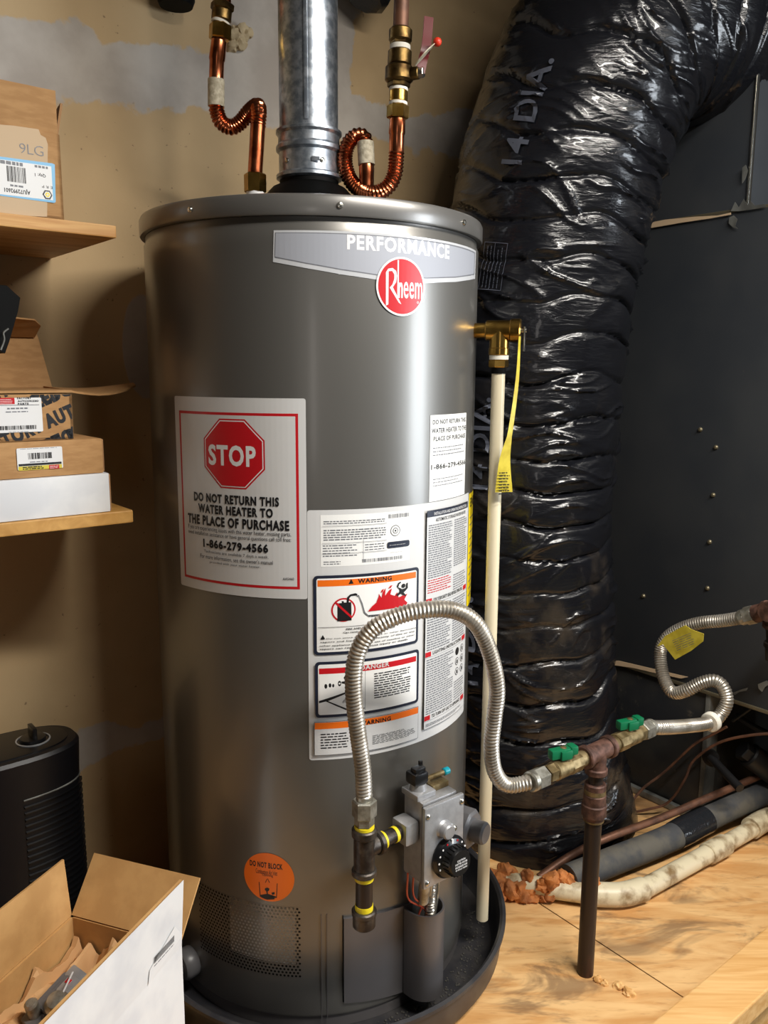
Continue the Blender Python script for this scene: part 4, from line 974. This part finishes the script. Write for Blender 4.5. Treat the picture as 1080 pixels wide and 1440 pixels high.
for i in range(ND):
    s_ = i*.0034
    for k in range(NS):
        p = dpt(s_, 2*pi*k/NS)
        if p.z < .0015: p.z = .0015
        uu, vvv = p.dot(UX), p.dot(VX)
        if p.z < 1.57 and uu > PANU-.006: p -= UX*(uu-PANU+.006)
        if vvv > WALLV-.004: p -= VX*(vvv-WALLV+.004)
        vs.append(p)
g.add(vs, [(i*NS+k, i*NS+(k+1) % NS, (i+1)*NS+(k+1) % NS, (i+1)*NS+k) for i in range(ND-1) for k in range(NS)]+[tuple(range(NS-1, -1, -1)), tuple(range((ND-1)*NS, ND*NS))])
duct = obj('insulated_duct', g, 'film', label='fat flexible duct wrapped in wrinkled black plastic, behind the heater', cat='duct', ang=80)
class Dsurf:
    def __init__(s, px, py):
        best = None
        for i in range(0, ND, 6):
            for k in range(0, 120):
                th = 2*pi*k/120; p = dpt(i*.0034, th); q = proj(p)
                if (p-path[i]).dot(Vector((0, 0, CH))-p) < 0: continue
                e = (q[0]-px)**2+(q[1]-py)**2
                if best is None or e < best[0]: best = (e, i*.0034, th)
        s.s0, s.t0 = best[1], best[2]; s.sg = 1
        a = proj(dpt(s.s0, s.t0+.1)); b = proj(dpt(s.s0, s.t0-.1))
        s.sg = 1 if a[0] < b[0] else -1
    def fwd(s, x, t, h=0): return dpt(s.s0+x, s.t0+s.sg*t/.21, h)
for px_, py_, tx, sz, ln in ((739, 236, '14 DIA.', .046, .165), (684, 690, '14 DIA.', .044, .19), (674, 960, '14 DIA.', .044, .19)):
    d = Decal(Dsurf(px_, py_), cut=.004, cuty=.006, h=.0045); d.text(tx, (0, 0), (ln, sz), 0, .02, px=False); obj('printing', d.g, 'ductprint', duct, flat=True)
d = Decal(Dsurf(708, 408), cut=.004, cuty=.006, h=.002)
for r in (0, .026, .05): d.rect(0, r, .085, r+.0012, 0)
d.rect(0, 0, .0012, .05, 0); d.rect(.0838, 0, .085, .05, 0); d.bars(.004, .006, .08, .046, 5, 0, fill=.22)
obj('printing', d.g, 'ductprint', duct, flat=True)

# ============================================================ PIPES ON THE FLOOR
def fz(px, py, z):
    d_ = ray(px, py); t = (z-CH)/d_[2]; return Vector((d_[0]*t, d_[1]*t, z))
dr_ = thing('condensate_pipe', fz(860, 1262, 0), 'dirty white plastic drain pipe with an elbow lying on the plywood', 'drain pipe')
a0, a1, a2, a3 = fz(712, 1240, .025), fz(828, 1257, .025), fz(872, 1258, .025), fz(905, 1250, .025)
a4 = fz(1015, 1190, .027); a5 = fz(1050, 1170, .03); a6 = fz(1073, 1150, .05)
obj('pipe', G().cyl(a0, a1, .0200), 'pvc', dr_); obj('pipe', G().cyl(a3, a4, .0195), 'pvc', dr_); obj('pipe', G().cyl(a4, fz(1060, 1164, .03), .0185), 'pvc', dr_)
obj('elbow', G().tube(smooth([a1, a2, a3], 6), .0240, 20), 'pvc', dr_)
c = a3+(a4-a3)*.80; obj('coupling', G().cyl(c, a4+(a4-a3)*.05, .0232, bev=.002), 'pvc', dr_)
obj('elbow', G().tube(smooth([fz(1056, 1165, .03), fz(1070, 1156, .032), fz(1085, 1150, .04), fz(1105, 1146, .07), fz(1125, 1138, .10)], 5), .0245, 18), 'pvc', dr_)
g = lumps(G(), [fz(693, 1240, .02), fz(706, 1240, .03), fz(718, 1252, .018), fz(734, 1254, .016), fz(746, 1256, .012), fz(712, 1230, .034), fz(700, 1256, .014)], .016, .024, 2)
lumps(g, [fz(764, 1244, .040), fz(776, 1238, .05), fz(788, 1236, .045), fz(800, 1240, .040), fz(772, 1256, .018), fz(764, 1262, .010), fz(742, 1232, .045), fz(832, 1242, .045)], .010, .018, 9)
obj('spray_foam', g, 'foam', label='crusty orange foam sealing the left end of the white drain pipe', cat='foam sealant')
g = lumps(G(), [fz(828, 1196, .012)], .02, .021, 4)
ip = thing('insulated_pipe', fz(940, 1190, 0), 'thick dark grey insulated pipe running over the floor to the right', 'insulated pipe')
i0, i1, i2, i3 = fz(800, 1232, .042), fz(860, 1208, .045), fz(940, 1176, .05), fz(1010, 1140, .06)
ii = smooth([i0, i1, i2, i3, fz(1090, 1105, .075), fz(1160, 1072, .085)], 8)
obj('insulation', G().tube([p-ZX*.006 for p in ii], .029, 24), 'insul', ip)
ta, tb = ii[17]-ZX*.006, ii[22]-ZX*.006; obj('tape_wrap', lumps(G(), [], 0, 0, 1).tube([ta, ta.lerp(tb, .3), ta.lerp(tb, .6), tb], [.0302, .0315, .0308, .0315], 24), 'tapeb', ip, label='shiny black tape wrap')
g = G().tube(smooth([fz(758, 1234, .012), fz(800, 1205, .04), fz(850, 1180, .075), fz(930, 1150, .085), fz(1000, 1120, .10), fz(1100, 1078, .12)], 8), .0085, 12)
obj('refrigerant_line', g, 'cuold', label='thin brown copper line running above the grey insulated pipe', cat='copper line')
g = G().tube(smooth([ou(886, 1130, 1.62), ou(905, 1108, 1.66), ou(935, 1085, 1.70), ou(975, 1048, 1.72), ou(1000, 1034, 1.73), ou(1022, 1022, 1.735)], 8), .0032, 8)
obj('cable', g, 'cuold', label='thin brown wire rising to the hose with the pale ring', cat='wire')
g = G().tube(smooth([ou(882, 1144, 1.64), ou(912, 1138, 1.67), ou(940, 1128, 1.70), ou(962, 1098, 1.71), ou(975, 1070, 1.72), ou(1010, 1045, 1.73), ou(1055, 1034, 1.74), ou(1110, 1030, 1.76)], 8), .0032, 8)
obj('cable', g, 'cuold', label='thin brown wire looping low in front of the galvanised post', cat='wire')
g = lumps(G(), [GP+Vector((.028, -.028, .001)), GP+Vector((.05, -.035, .0)), GP+Vector((.064, -.05, .0)), GP+Vector((.018, -.02, .002))], .006, .012, 21)
obj('wood_crumbs', g, 'lumber', label='splintered wood crumbs beside the foot of the gas pipe', cat='wood crumbs')

# ============================================================ SHELVES AND BOXES ON THE LEFT
SHV = 1.25
slab_ = lambda name, lo, hi, m, bev, **k: slab(name, lo, hi, m, bev, kind=None, **k)
slab_('shelf', (-.9, SHV, 1.263), (.488, WALLV-.001, 1.281), 'pine', .002, label='upper pine shelf board on the wall, left of the heater', cat='shelf')
slab_('shelf', (-.9, SHV, .831), (.494, WALLV-.001, .851), 'pineend', .002, label='lower pine shelf board holding a stack of flat boxes', cat='shelf')
def face(v, u0=0, z0=0): return Pln(uv(u0, v, z0), UX, ZX)   # plane facing the camera
def hollow(name, lo, hi, m, bev=.002): pass
# white box
bx1 = obj('white_box', G().box((.10, SHV+.004, .8515), (.460, 1.50, .912), 0, UVM, .002), 'cardw', label='flat white cardboard box, lowest of the stack on the lower shelf', cat='box')
obj('end_flap', G().box((.4602, SHV+.006, .853), (.4625, 1.49, .910), 0, UVM, .001), 'cardd', bx1)
b2 = thing('brown_box', uv(.28, 1.36, .9125), 'plain brown cardboard box with a small barcode label on the white box', 'box')
obj('body', G().box((.12, SHV+.008, .9125), (.4535, 1.49, .9655), 0, UVM, .002), 'card', b2)
obj('end_flap', G().box((.4538, SHV+.012, .914), (.4565, 1.48, .964), 0, UVM, .001), 'cardd', b2)
F = Pln(uv(.0, SHV+.0072, 0), UX, ZX)
d = Decal(F, cut=None, h=.0004)
d.prect((25, 662), (87, 627.5), 0, .002); d.lay(); a, b = F.inv(26, 661.5), F.inv(86.5, 652.5); d.prect((26, 662), (86.8, 652.5), 2); d.lay()
d.pcode((40, 646), (73, 635.5), 22, 1); d.pbars((42, 651), (72, 647), 1, 3, fill=.5); d.prect((26, 652.8), (86.5, 652), 1); d.pbars((28, 631), (82, 629.5), 1, 3, fill=.4)
d.pbars((32, 661), (67, 654), 2, 1, fill=.6, wl=.005); d.prect((69, 659.5), (83, 653), 4); d.lay(); d.pbars((70, 659), (82, 654), 3, 0, fill=.3)
d.build('barcode_label', ['white', 'ink', 'yellow2', 'inkg', 'red'], b2, 'small white and yellow barcode label')
# printed box with open lid
b3 = thing('parts_box', uv(.25, 1.36, .966), 'open brown parts box printed with diagonal black lettering, topmost of the stack', 'box')
vf = SHV+.014; u1 = .413; z0_, z1_ = .9662, 1.034
g = G().box((.05, vf, z0_), (u1, vf+.004, z1_), 0, UVM).box((.05, 1.46, z0_), (u1, 1.464, z1_), 0, UVM).box((u1-.004, vf, z0_), (u1, 1.464, z1_), 0, UVM).box((.05, vf, z0_), (.054, 1.464, z1_), 0, UVM).box((.05, vf, z0_), (u1, 1.464, z0_+.004), 0, UVM)
obj('body', g, 'card', b3)
g = G().sheet([uv(.05, vf-.003, z1_+.0015), uv(u1+.001, vf-.003, z1_+.0015), uv(u1+.026, 1.45, z1_+.0015), uv(.05, 1.45, z1_+.0015)], .0035); obj('lid', g, 'card', b3)
# upright back flap and its folded tab, tongue pointing right
g = G().sheet([uv(.05, 1.452, z1_+.004), uv(.442, 1.452, z1_+.004), uv(.430, 1.475, z1_+.092), uv(.05, 1.475, z1_+.092)], .003); obj('back_flap', g, 'card', b3)
g = G().sheet([uv(.10, 1.468, z1_+.090), uv(.424, 1.468, z1_+.090), uv(.428, 1.445, z1_+.108), uv(.415, 1.430, z1_+.116)], .003); g.sheet([uv(.10, 1.468, z1_+.090), uv(.415, 1.430, z1_+.116), uv(.37, 1.420, z1_+.118), uv(.10, 1.420, z1_+.118)], .003); obj('tuck_tab', g, 'card', b3)
g = G(); rows = []
for i in range(9):
    t = i/8; uu = u1+.006+.135*t; z = z1_+.001-.006*sin(pi*t)+.006*t; w0, w1_ = 1.285+.050*t+.03*t**3, 1.42-.010*t-.035*t**3
    rows.append((uv(uu, w0, z-.003*sin(pi*t)), uv(uu, w1_, z+.004)))
vs = []
for a_, b_ in rows: vs += [a_, b_, b_+ZX*.003, a_+ZX*.003]
g.add(vs, [(i*4+j, i*4+(j+1) % 4, i*4+4+(j+1) % 4, i*4+4+j) for i in range(8) for j in range(4)]+[(3, 2, 1, 0), (32, 33, 34, 35)])
obj('side_flap', g, 'card', b3, label='side flap sticking out to the right')
F = Pln(uv(0, vf-.0002, 0), UX, ZX); d = Decal(F, cut=None, h=.0004)
clip = (.052, z0_+.001, u1-.001, z1_-.001)
for k in range(15):
    y0 = z0_-.200+k*.0235; d.textat(['PARTS FACTORY AUTHORIZED PARTS FACTORY', 'AUTHORIZED PARTS FACTORY AUTHORIZED', 'FACTORY AUTHORIZED PARTS FACTORY'][k % 3], .10-(k % 3)*.03, y0, .027, 1, rot=rad(22), bold=.06, clip=clip, xs=.72)
d.lay(); zb = z0_
a_, b_ = F.inv(0, 608), F.inv(57.5, 556); d.rect(.15, a_[1]-.001, b_[0], b_[1]-.003, 0, .002); d.lay()
d.prect((-30, 570.5), (55, 569.5), 1); d.text('FACTORY', (24, 561.6), (44, 558.3), 1, .06); d.text('AUTHORIZED', (24.5, 565.5), (54, 562.4), 1, .06); d.text('PARTS', (25, 569.3), (40, 566.3), 1, .06)
d.prect((-20, 569), (20, 559.3), 2); d.lay(); d.pbars((0, 568), (19, 560.5), 3, 0, fill=.25, wl=.02)
d.pbars((10, 576), (40, 572.5), 1, 3, fill=.7); d.pbars((8, 580.5), (39, 577.5), 1, 3, fill=.6); d.pcode((0, 605), (52, 597.5), 30, 1); d.pbars((12, 608), (40, 606), 1, 3)
d.build('printing', ['white', 'ink', 'red', 'inkg'], b3, 'white parts label and slanted black lettering')
# black case at the left edge
cs = [onplane(x, y, VX*1.30, VX) for x, y in ((-40, 400), (4, 403), (23, 420), (20, 438), (8, 480), (2, 497), (-40, 480))]
mt3 = frame(cs[0], -VX, UX); iv3 = mt3.inverted(); g = G().prism([((iv3 @ p).x, (iv3 @ p).y) for p in cs], -.09, .02, mt3)
bcs = obj('black_case', g, 'mblack', label='black plastic case resting on the open parts box at the left edge', cat='case')
obj('cord_loop', G().tube(smooth([onplane(*p, VX*1.27, VX) for p in ((12, 462), (5, 468), (6, 478), (1, 492))], 5), .0015, 6), 'galvd', bcs)
# box on the upper shelf
tb_ = thing('brown_box', uv(.33, 1.40, 1.2815), 'open brown cardboard box with a blue bordered label on the upper shelf', 'box')
vt = SHV+.007; ur = .4145; zt_, zf = 1.397, 1.453
g = G().box((.12, vt, 1.2815), (ur, vt+.004, zt_), 0, UVM).box((.12, 1.48, 1.2815), (ur, 1.484, zt_), 0, UVM).box((ur-.004, vt, 1.2815), (ur, 1.484, zt_), 0, UVM).box((.12, vt, 1.2815), (.124, 1.484, zt_), 0, UVM).box((.12, vt, 1.2815), (ur, 1.484, 1.2855), 0, UVM)
obj('body', g, 'card', tb_)
g = G().sheet([uv(.12, vt+.004, zt_), uv(ur-.001, vt+.004, zt_), uv(ur-.004, vt-.006, zf), uv(.12, vt-.006, zf)], -.0035); obj('front_flap', g, 'card', tb_)
g = G().sheet([uv(ur-.002, vt+.01, zt_+.001), uv(ur-.002, 1.40, zt_+.001), uv(ur+.024, 1.36, zt_+.050), uv(ur+.014, vt+.03, zt_+.052)], .0035); obj('side_flap', g, 'cardd', tb_)
F = Pln(uv(0, vt-.0002, 0), UX, ZX); d = Decal(F, cut=None, h=.0008)
d.poly([(-40, 172), (20, 177), (54, 182), (57, 190), (64, 194), (67, 203), (66, 305), (-40, 300)], 0); d.lay()
d.build('torn_paper', ['cardl'], tb_, 'paler torn cardboard layer')
d = Decal(F, cut=None, h=.0012)
def qb(x, y): return (x/6, 100+y/6)
d.poly([qb(-200, 705), qb(0, 722), qb(440, 780), qb(460, 790), qb(468, 1105), qb(455, 1113), qb(0, 1052), qb(-200, 1030)], 0); d.lay()
d.poly([qb(-200, 730), qb(0, 745), qb(430, 806), qb(446, 1092), qb(0, 1040), qb(-200, 1015)], 1); d.lay()
d.pcode(qb(60, 930), qb(215, 822), 20, 2); d.text('Qty: 1', qb(292, 888), qb(382, 868), 2, .02, flip=True); d.text('AJU72992601', qb(35, 1020), qb(252, 1003), 2, .03, flip=True)
d.text('E R P', qb(352, 985), qb(440, 975), 2, .0, flip=True); d.pbars(qb(0, 782), qb(210, 778), 1, 3, fill=.8); d.pbars(qb(290, 815), qb(430, 812), 1, 3, fill=.8); d.pbars(qb(85, 975), qb(200, 968), 1, 3, fill=.7)
cc = F.inv(*qb(398, 1045)); r = .0068
for sc, mi in ((1, 2), (.72, 1), (.5, 4), (.22, 1)): d.poly([(cc[0]+r*sc*cos(rad(60*k)), cc[1]+r*sc*sin(rad(60*k))) for k in range(6)], mi, px=False); d.lay()
d.build('shipping_label', ['bluel', 'white', 'ink', 'inkg', 'yellow'], tb_, 'white label with a light blue border, upside down')
F2 = Pln(uv(0, vt+.0038, zt_), UX, (uv(0, vt-.006, zf)-uv(0, vt+.004, zt_))); d = Decal(F2, cut=None, h=.0045)
d.text('2391391', (F2.inv(-7, 150)[0], F2.inv(44, 160)[1]), (F2.inv(44, 150)[0], F2.inv(44, 145)[1]), 0, .0, flip=True); d.build('box_number', ['inkg'], tb_, 'dark number printed upside down')
d = Decal(F, cut=None, h=.0012); d.text('9LG', qb(165, 690), qb(362, 640), 0, -.015); d.build('pencil_note', ['inkg'], tb_, 'faint pencil marks')

# ============================================================ TOWER HEATER
TWC = Vector(uv(.318, 1.455, 0)); 
def oval(hw, hd, n=48, e=2.6):
    o_ = []
    for k in range(n):
        a = 2*pi*k/n; c_, s_ = cos(a), sin(a); o_.append((hw*abs(c_)**(2/e)*(1 if c_ >= 0 else -1), hd*abs(s_)**(2/e)*(1 if s_ >= 0 else -1)))
    return o_
def loft(g, rings, cap=True, mi=0):
    n = len(rings[0]); vs = [p for r in rings for p in r]
    fs = [(i*n+k, i*n+(k+1) % n, (i+1)*n+(k+1) % n, (i+1)*n+k) for i in range(len(rings)-1) for k in range(n)]
    if cap: fs += [tuple(range(n-1, -1, -1)), tuple(range((len(rings)-1)*n, len(rings)*n))]
    return g.add(vs, fs, mi)
def oring(hw, hd, z, e=2.6, tilt=0): return [TWC+UX*x+VX*y+ZX*(z+y*tilt) for x, y in oval(hw, hd, e=e)]
TW = thing('tower_heater', (TWC.x, TWC.y, 0), 'black tower fan heater standing behind the open carton', 'tower heater')
g = loft(G(), [oring(.145, .080, .001), oring(.150, .085, .004), oring(.150, .085, .02), oring(.128, .068, .035), oring(.128, .068, .34), oring(.130, .070, .385), oring(.131, .071, .414, tilt=.0), oring(.126, .066, .4195), oring(.115, .056, .4205)])
obj('body', g, 'tower', TW)
g = loft(G(), [oring(.112, .054, .4205), oring(.112, .054, .4225), oring(.108, .050, .4230)]); obj('control_panel', g, 'black', TW)
for uo in (.055, -.03):
    c = TWC+UX*uo+VX*-.003+ZX*.423
    obj('dial_ring', G().lathe([(.029, 0), (.029, .0016), (.0265, .0018), (.0265, 0)], frame(c, ZX), 32, cap=False), 'led', TW, label='silver ring round a dial')
    obj('dial', G().lathe([(.022, 0), (.021, .006), (.004, .008)], frame(c, ZX), 24).box((-.004, -.016, .006), (.004, .016, .026), 0, frame(c, ZX, UX), .002), 'black', TW)
# louvred grille: curved slats at the right half of the front
g = G()
for k in range(26):
    z = .335-k*.0115; rg = []
    for i in range(10):
        a = rad(-86+i*8.6); x = .1285*abs(cos(a))**(2/2.6); y = -.0685*abs(sin(a))**(2/2.6); rg.append((x, y))
    vs = []
    for x, y in rg:
        p = TWC+UX*x+VX*y+ZX*z; n_ = (UX*x/.128+VX*y/.068).normalized(); vs += [p-n_*.001-ZX*.002, p+n_*.004, p+n_*.004+ZX*.0015, p-n_*.001+ZX*.002]
    g.add(vs, [(i*4+j, i*4+(j+1) % 4, i*4+4+(j+1) % 4, i*4+4+j) for i in range(len(rg)-1) for j in range(4)])
obj('grille', g, 'black', TW, label='row of horizontal louvres')
g = G().tube([TWC+UX*x+VX*y+ZX*.348 for x, y in [(.1285*abs(cos(rad(-86+i*8.6)))**(2/2.6), -.069*abs(sin(rad(-86+i*8.6)))**(2/2.6)) for i in range(10)]], .0016, 6); obj('grille_trim', g, 'galvd', TW)

# ============================================================ OPEN CARTON
h_ = .25; BL = Vector((.341, 1.177)); BR = Vector((.443, 1.014)); E1 = (BR-BL).normalized(); E2 = Vector((E1.y, -E1.x)); WB = (BR-BL).length; LB_ = .35
def cp(a, b, z): q = BL+E1*a+E2*b; return uv(q.x, q.y, z)  # a across, b towards the front
CT = thing('open_carton', cp(WB/2, LB_/2, 0), 'open cardboard carton with a white long side, front left of the heater', 'carton')
th = .004
def wall4(a0, b0, a1, b1, z0, z1): return [cp(a0, b0, z0), cp(a1, b0, z0), cp(a1, b1, z0), cp(a0, b1, z0), cp(a0, b0, z1), cp(a1, b0, z1), cp(a1, b1, z1), cp(a0, b1, z1)]
BF = [(3, 2, 1, 0), (4, 5, 6, 7), (0, 1, 5, 4), (1, 2, 6, 5), (2, 3, 7, 6), (3, 0, 4, 7)]
g = G().add(wall4(0, 0, WB, th, .001, h_), BF).add(wall4(0, 0, th, LB_, .001, h_), BF).add(wall4(0, LB_-th, WB, LB_, .001, h_), BF).add(wall4(0, 0, WB, LB_, .001, .005), BF)
obj('body', g, 'carto', CT, flat=True)
g = G().add(wall4(WB-th, 0, WB, LB_, .001, h_), BF); obj('inner_side', g, 'carto', CT, flat=True)
g = G().add(wall4(WB, 0, WB+.0008, LB_, .001, h_), BF); obj('white_side', g, 'cardw', CT, label='white printed long side', flat=True)
def flap(name, c0, c1, out, L, ph, m, sk=0, t_=.0035, lab=None):
    o_ = E1*out[0]+E2*out[1]; dv_ = UX*(o_.x*cos(rad(ph)))+VX*(o_.y*cos(rad(ph)))+ZX*sin(rad(ph))
    p0, p1 = cp(*c0, h_+.0003), cp(*c1, h_+.0003); ax = (p1-p0).normalized()
    g = G().sheet([p0, p1, p1+dv_*L-ax*sk, p0+dv_*L+ax*sk], t_); return obj(name, g, m, CT, label=lab, flat=True)
flap('back_flap', (0.001, 0), (WB-.001, 0), (0, -1), .090, 50, 'carto')
flap('left_flap', (0, 0.001), (0, LB_), (-1, 0), .092, 85, 'carto')
flap('right_flap', (WB-.0015, 0.001), (WB-.0015, LB_), (1, 0), .105, 86, 'carto', t_=.0033)
fl = flap('right_flap_face', (WB+.0006, 0.001), (WB+.0006, LB_), (1, 0), .105, 86, 'cardw', t_=-.0008, lab='white outer face of the right flap')
o_ = E1; dv_ = UX*(o_.x*cos(rad(86)))+VX*(o_.y*cos(rad(86)))+ZX*sin(rad(86))
FS = Pln(cp(WB+.0016, 0, h_), -(cp(0, 1, 0)-cp(0, 0, 0)), dv_)
d = Decal(FS, cut=None, h=.0012)
def qc(x, y): return (x/3.857, 1180+y/3.857)
d.poly([qc(808, 712), qc(945, 470), qc(985, 520), qc(800, 790)], 0); d.lay()
A_, B_ = FS.inv(*qc(832, 705)), FS.inv(*qc(943, 488)); y0 = (A_[1]+B_[1])/2
random.seed(5); x = A_[0]; sx_ = (B_[0]-A_[0])/26
for i in range(26): d.rect(min(x, x+sx_*.6), y0-.005, max(x, x+sx_*.6), y0+.005, 1); x += sx_
d.bars(min(A_[0], B_[0]), y0-.0105, max(A_[0], B_[0]), y0-.0075, 1, 2)
d.build('barcode_sticker', ['white', 'ink', 'inkg'], CT)
# kraft paper crumpled inside
g = G(); nn_ = 40; vs = []; c0z = .185
for i in range(nn_+1):
    for j_ in range(nn_+1):
        a = th+.004+(WB-2*th-.008)*i/nn_; b = th+.004+(LB_-.02)*j_/nn_
        q = Vector((a*16, b*12, 2)); rdg = 1-abs(noise.noise(q))*2; z = c0z+.035*noise.noise(q*.6)+.030*rdg+.010*(1-abs(noise.noise(q*3.1))*2)+.012*noise.noise(q*2.3)-.18*max(0, b-.22)+.015*(1 if a < .02 else 0)
        vs.append(cp(a, b, max(.02, z)))
g.add(vs, [(i*(nn_+1)+j_, (i+1)*(nn_+1)+j_, (i+1)*(nn_+1)+j_+1, i*(nn_+1)+j_+1) for i in range(nn_) for j_ in range(nn_)])
obj('kraft_paper', g, 'paper', label='crumpled brown kraft paper packed inside the open carton', cat='packing paper', ang=25)
# old gas control lying in the carton
OC = fz(97, 1420, .20); OM = frame(OC, ZX*.9+(cp(0, 1, 0)-cp(0, 0, 0))*.35+(cp(1, 0, 0)-cp(0, 0, 0))*.1, cp(1, .25, 0)-cp(0, 0, 0))
OM = OM @ Matrix.Scale(.86, 4)
OV = thing('old_gas_control', OC-ZX*.03, 'used grey metal gas control lying on paper in the open carton', 'gas control')
g = G().box((-.045, -.055, -.035), (.025, .035, .020), 0, OM, .006); g.box((-.030, -.030, .018), (.020, .030, .032), 0, OM, .005); obj('body', g, 'greyp', OV)
g = G().box((-.020, .000, .030), (.010, .032, .040), 0, OM, .004); g.box((-.040, .028, -.02), (-.005, .050, .022), 0, OM, .005); obj('cover', g, 'alu', OV)
g = G().lathe([(.017, 0), (.017, .008), (.012, .012), (.012, .018), (.004, .020)], frame(OM @ Vector((.000, -.012, .030)), OM.col[2].xyz), 20).lathe([(.009, 0), (.009, .03), (.006, .034)], frame(OM @ Vector((-.030, -.036, .012)), OM.col[2].xyz), 14); obj('fittings', g, 'steel2', OV, kind=None)
g = G().lathe([(.026, 0), (.026, .012), (.022, .016), (.022, .03), (.017, .034)], frame(OM @ Vector((.018, -.010, -.002)), OM.col[0].xyz), 24); obj('outlet', g, 'steel2', OV)
g = G().lathe([(.012, 0), (.012, .03), (.010, .032)], frame(OM @ Vector((.040, .022, .0)), OM.col[0].xyz*.7+OM.col[1].xyz*.7), 18); obj('plug', g, 'white2', OV, label='white plug')
g = G().box((-.016, .016, .0400), (-.008, .024, .0412), 0, OM); obj('red_mark', g, 'red', OV)
obj('lever', G().box((-.0012, -.030, .040), (.0012, .030, .042), 0, frame(OC, OM.col[2].xyz, OM.col[0].xyz+OM.col[1].xyz*.4), .001), 'white2', OV)
# paper leaflet at the left front
g = G(); lp = [fz(-10, 1416, .262), fz(42, 1441, .262), fz(20, 1475, .255), fz(-30, 1460, .255)]
# black cables behind the carton
g = G()
for i, (dx, dy) in enumerate(((0, 0), (.012, .01), (-.008, .016))):
    pts = [fz(236+dx*300, 1440, .02), fz(262+i*4, 1400+i*8, .03+.012*i), fz(270+i*3, 1375+i*6, .05+.010*i), fz(262, 1352+i*8, .04), fz(246, 1370, .02)]
g2 = G().tube(smooth([uv(.475, 1.34, .0105), uv(.466, 1.21, .0105), uv(.470, 1.08, .0105), uv(.50, .94, .0105)], 8), .010, 12)
obj('extension_cord', g2, 'rubber', label='thick black cord lying on the floor between carton and pan', cat='cord')

# ============================================================ CAMERA, LIGHTS, VIEW
cam = bpy.data.cameras.new('camera'); co = bpy.data.objects.new('camera', cam); COL.objects.link(co)
cam.sensor_fit = 'HORIZONTAL'; cam.sensor_width = 36; cam.lens = 36*FP/1080; cam.clip_start = .02
R0 = Vector((1, 0, 0)); U0 = Vector((0, _s, _c)); Fd = Vector((0, _c, -_s))
Rc = R0*_rc+U0*_rs; Uc = -R0*_rs+U0*_rc
mw = Matrix.Identity(4)
for i in range(3): mw[i][0] = Rc[i]; mw[i][1] = Uc[i]; mw[i][2] = -Fd[i]; mw[i][3] = (0, 0, CH)[i]
co.matrix_world = mw; SC.camera = co
def fixture(loc, rz, power, L=1.2, W=.16, col=(1, .93, .82)):
    t = thing('ceiling_light', (loc[0], loc[1], 2.1), 'white tube ceiling light above the viewer', 'ceiling light', 'ceiling lights behind the viewer')
    mt_ = Matrix.Translation((loc[0], loc[1], 0)) @ Matrix.Rotation(rz, 4, 'Z')
    obj('housing', G().box((-L/2, -W/2-.02, 2.055), (L/2, W/2+.02, 2.099), 0, mt_, .004), 'lampw', t)
    li = bpy.data.lights.new('tube', 'AREA'); li.shape = 'RECTANGLE'; li.size = L; li.size_y = W; li.energy = power; li.color = col
    lo = bpy.data.objects.new('tube', li); COL.objects.link(lo); lo.location = (loc[0], loc[1], loc[2]); lo.rotation_euler = (0, 0, rz); lo.parent = None
fixture((1.0, .52, 2.05), rad(20), 38, col=(1, .95, .87))
# window added out of view in the right wall to light heater and duct: daylight
g = G()
for lo, hi in (((2.63, -1.90, .35), (2.66, -1.84, 1.75)), ((2.63, -.76, .35), (2.66, -.70, 1.75)), ((2.63, -1.90, .30), (2.66, -.70, .36)), ((2.63, -1.90, 1.74), (2.66, -.70, 1.80)), ((2.635, -1.32, .36), (2.655, -1.28, 1.74))): g.box(lo, hi, 0, UVM, .003)
obj('added_window_1', g, 'lampw', kind='structure')
li = bpy.data.lights.new('added_daylight', 'AREA'); li.shape = 'RECTANGLE'; li.size = 1.08; li.size_y = 1.38; li.energy = 42; li.color = (.86, .93, 1)
lo = bpy.data.objects.new('added_daylight', li); COL.objects.link(lo); p_ = uv(2.625, -1.30, 1.05)
lm = frame(p_, UX, VX); lo.matrix_world = lm
g = G()  # unseen window and lamp added in the left wall, for a heater front highlight
for lo_, hi_ in (((-1.60, -2.50, .50), (-1.57, -2.45, 1.45)), ((-1.60, -2.00, .50), (-1.57, -1.95, 1.45)), ((-1.60, -2.50, .45), (-1.57, -1.95, .50)), ((-1.60, -2.50, 1.45), (-1.57, -1.95, 1.50))): g.box(lo_, hi_, 0, UVM, .003)
obj('added_window_2', g, 'lampw', kind='structure')
li = bpy.data.lights.new('added_fill_light', 'AREA'); li.shape = 'RECTANGLE'; li.size = .95; li.size_y = .45; li.energy = 2.5; li.color = (1, .93, .88)
lo = bpy.data.objects.new('added_fill_light', li); COL.objects.link(lo); lo.matrix_world = frame(uv(-1.585, -2.225, .98), -UX, ZX)
w = bpy.data.worlds.new('world'); SC.world = w; w.use_nodes = True; w.node_tree.nodes['Background'].inputs[0].default_value = (.5, .55, .6, 1); w.node_tree.nodes['Background'].inputs[1].default_value = .05
SC.view_settings.view_transform = 'Standard'; SC.view_settings.look = 'None'; SC.view_settings.gamma = 1; SC.view_settings.exposure = 0.88
SC.view_settings.use_curve_mapping = False
bpy.data.objects.remove(FTO); bpy.data.curves.remove(FT)
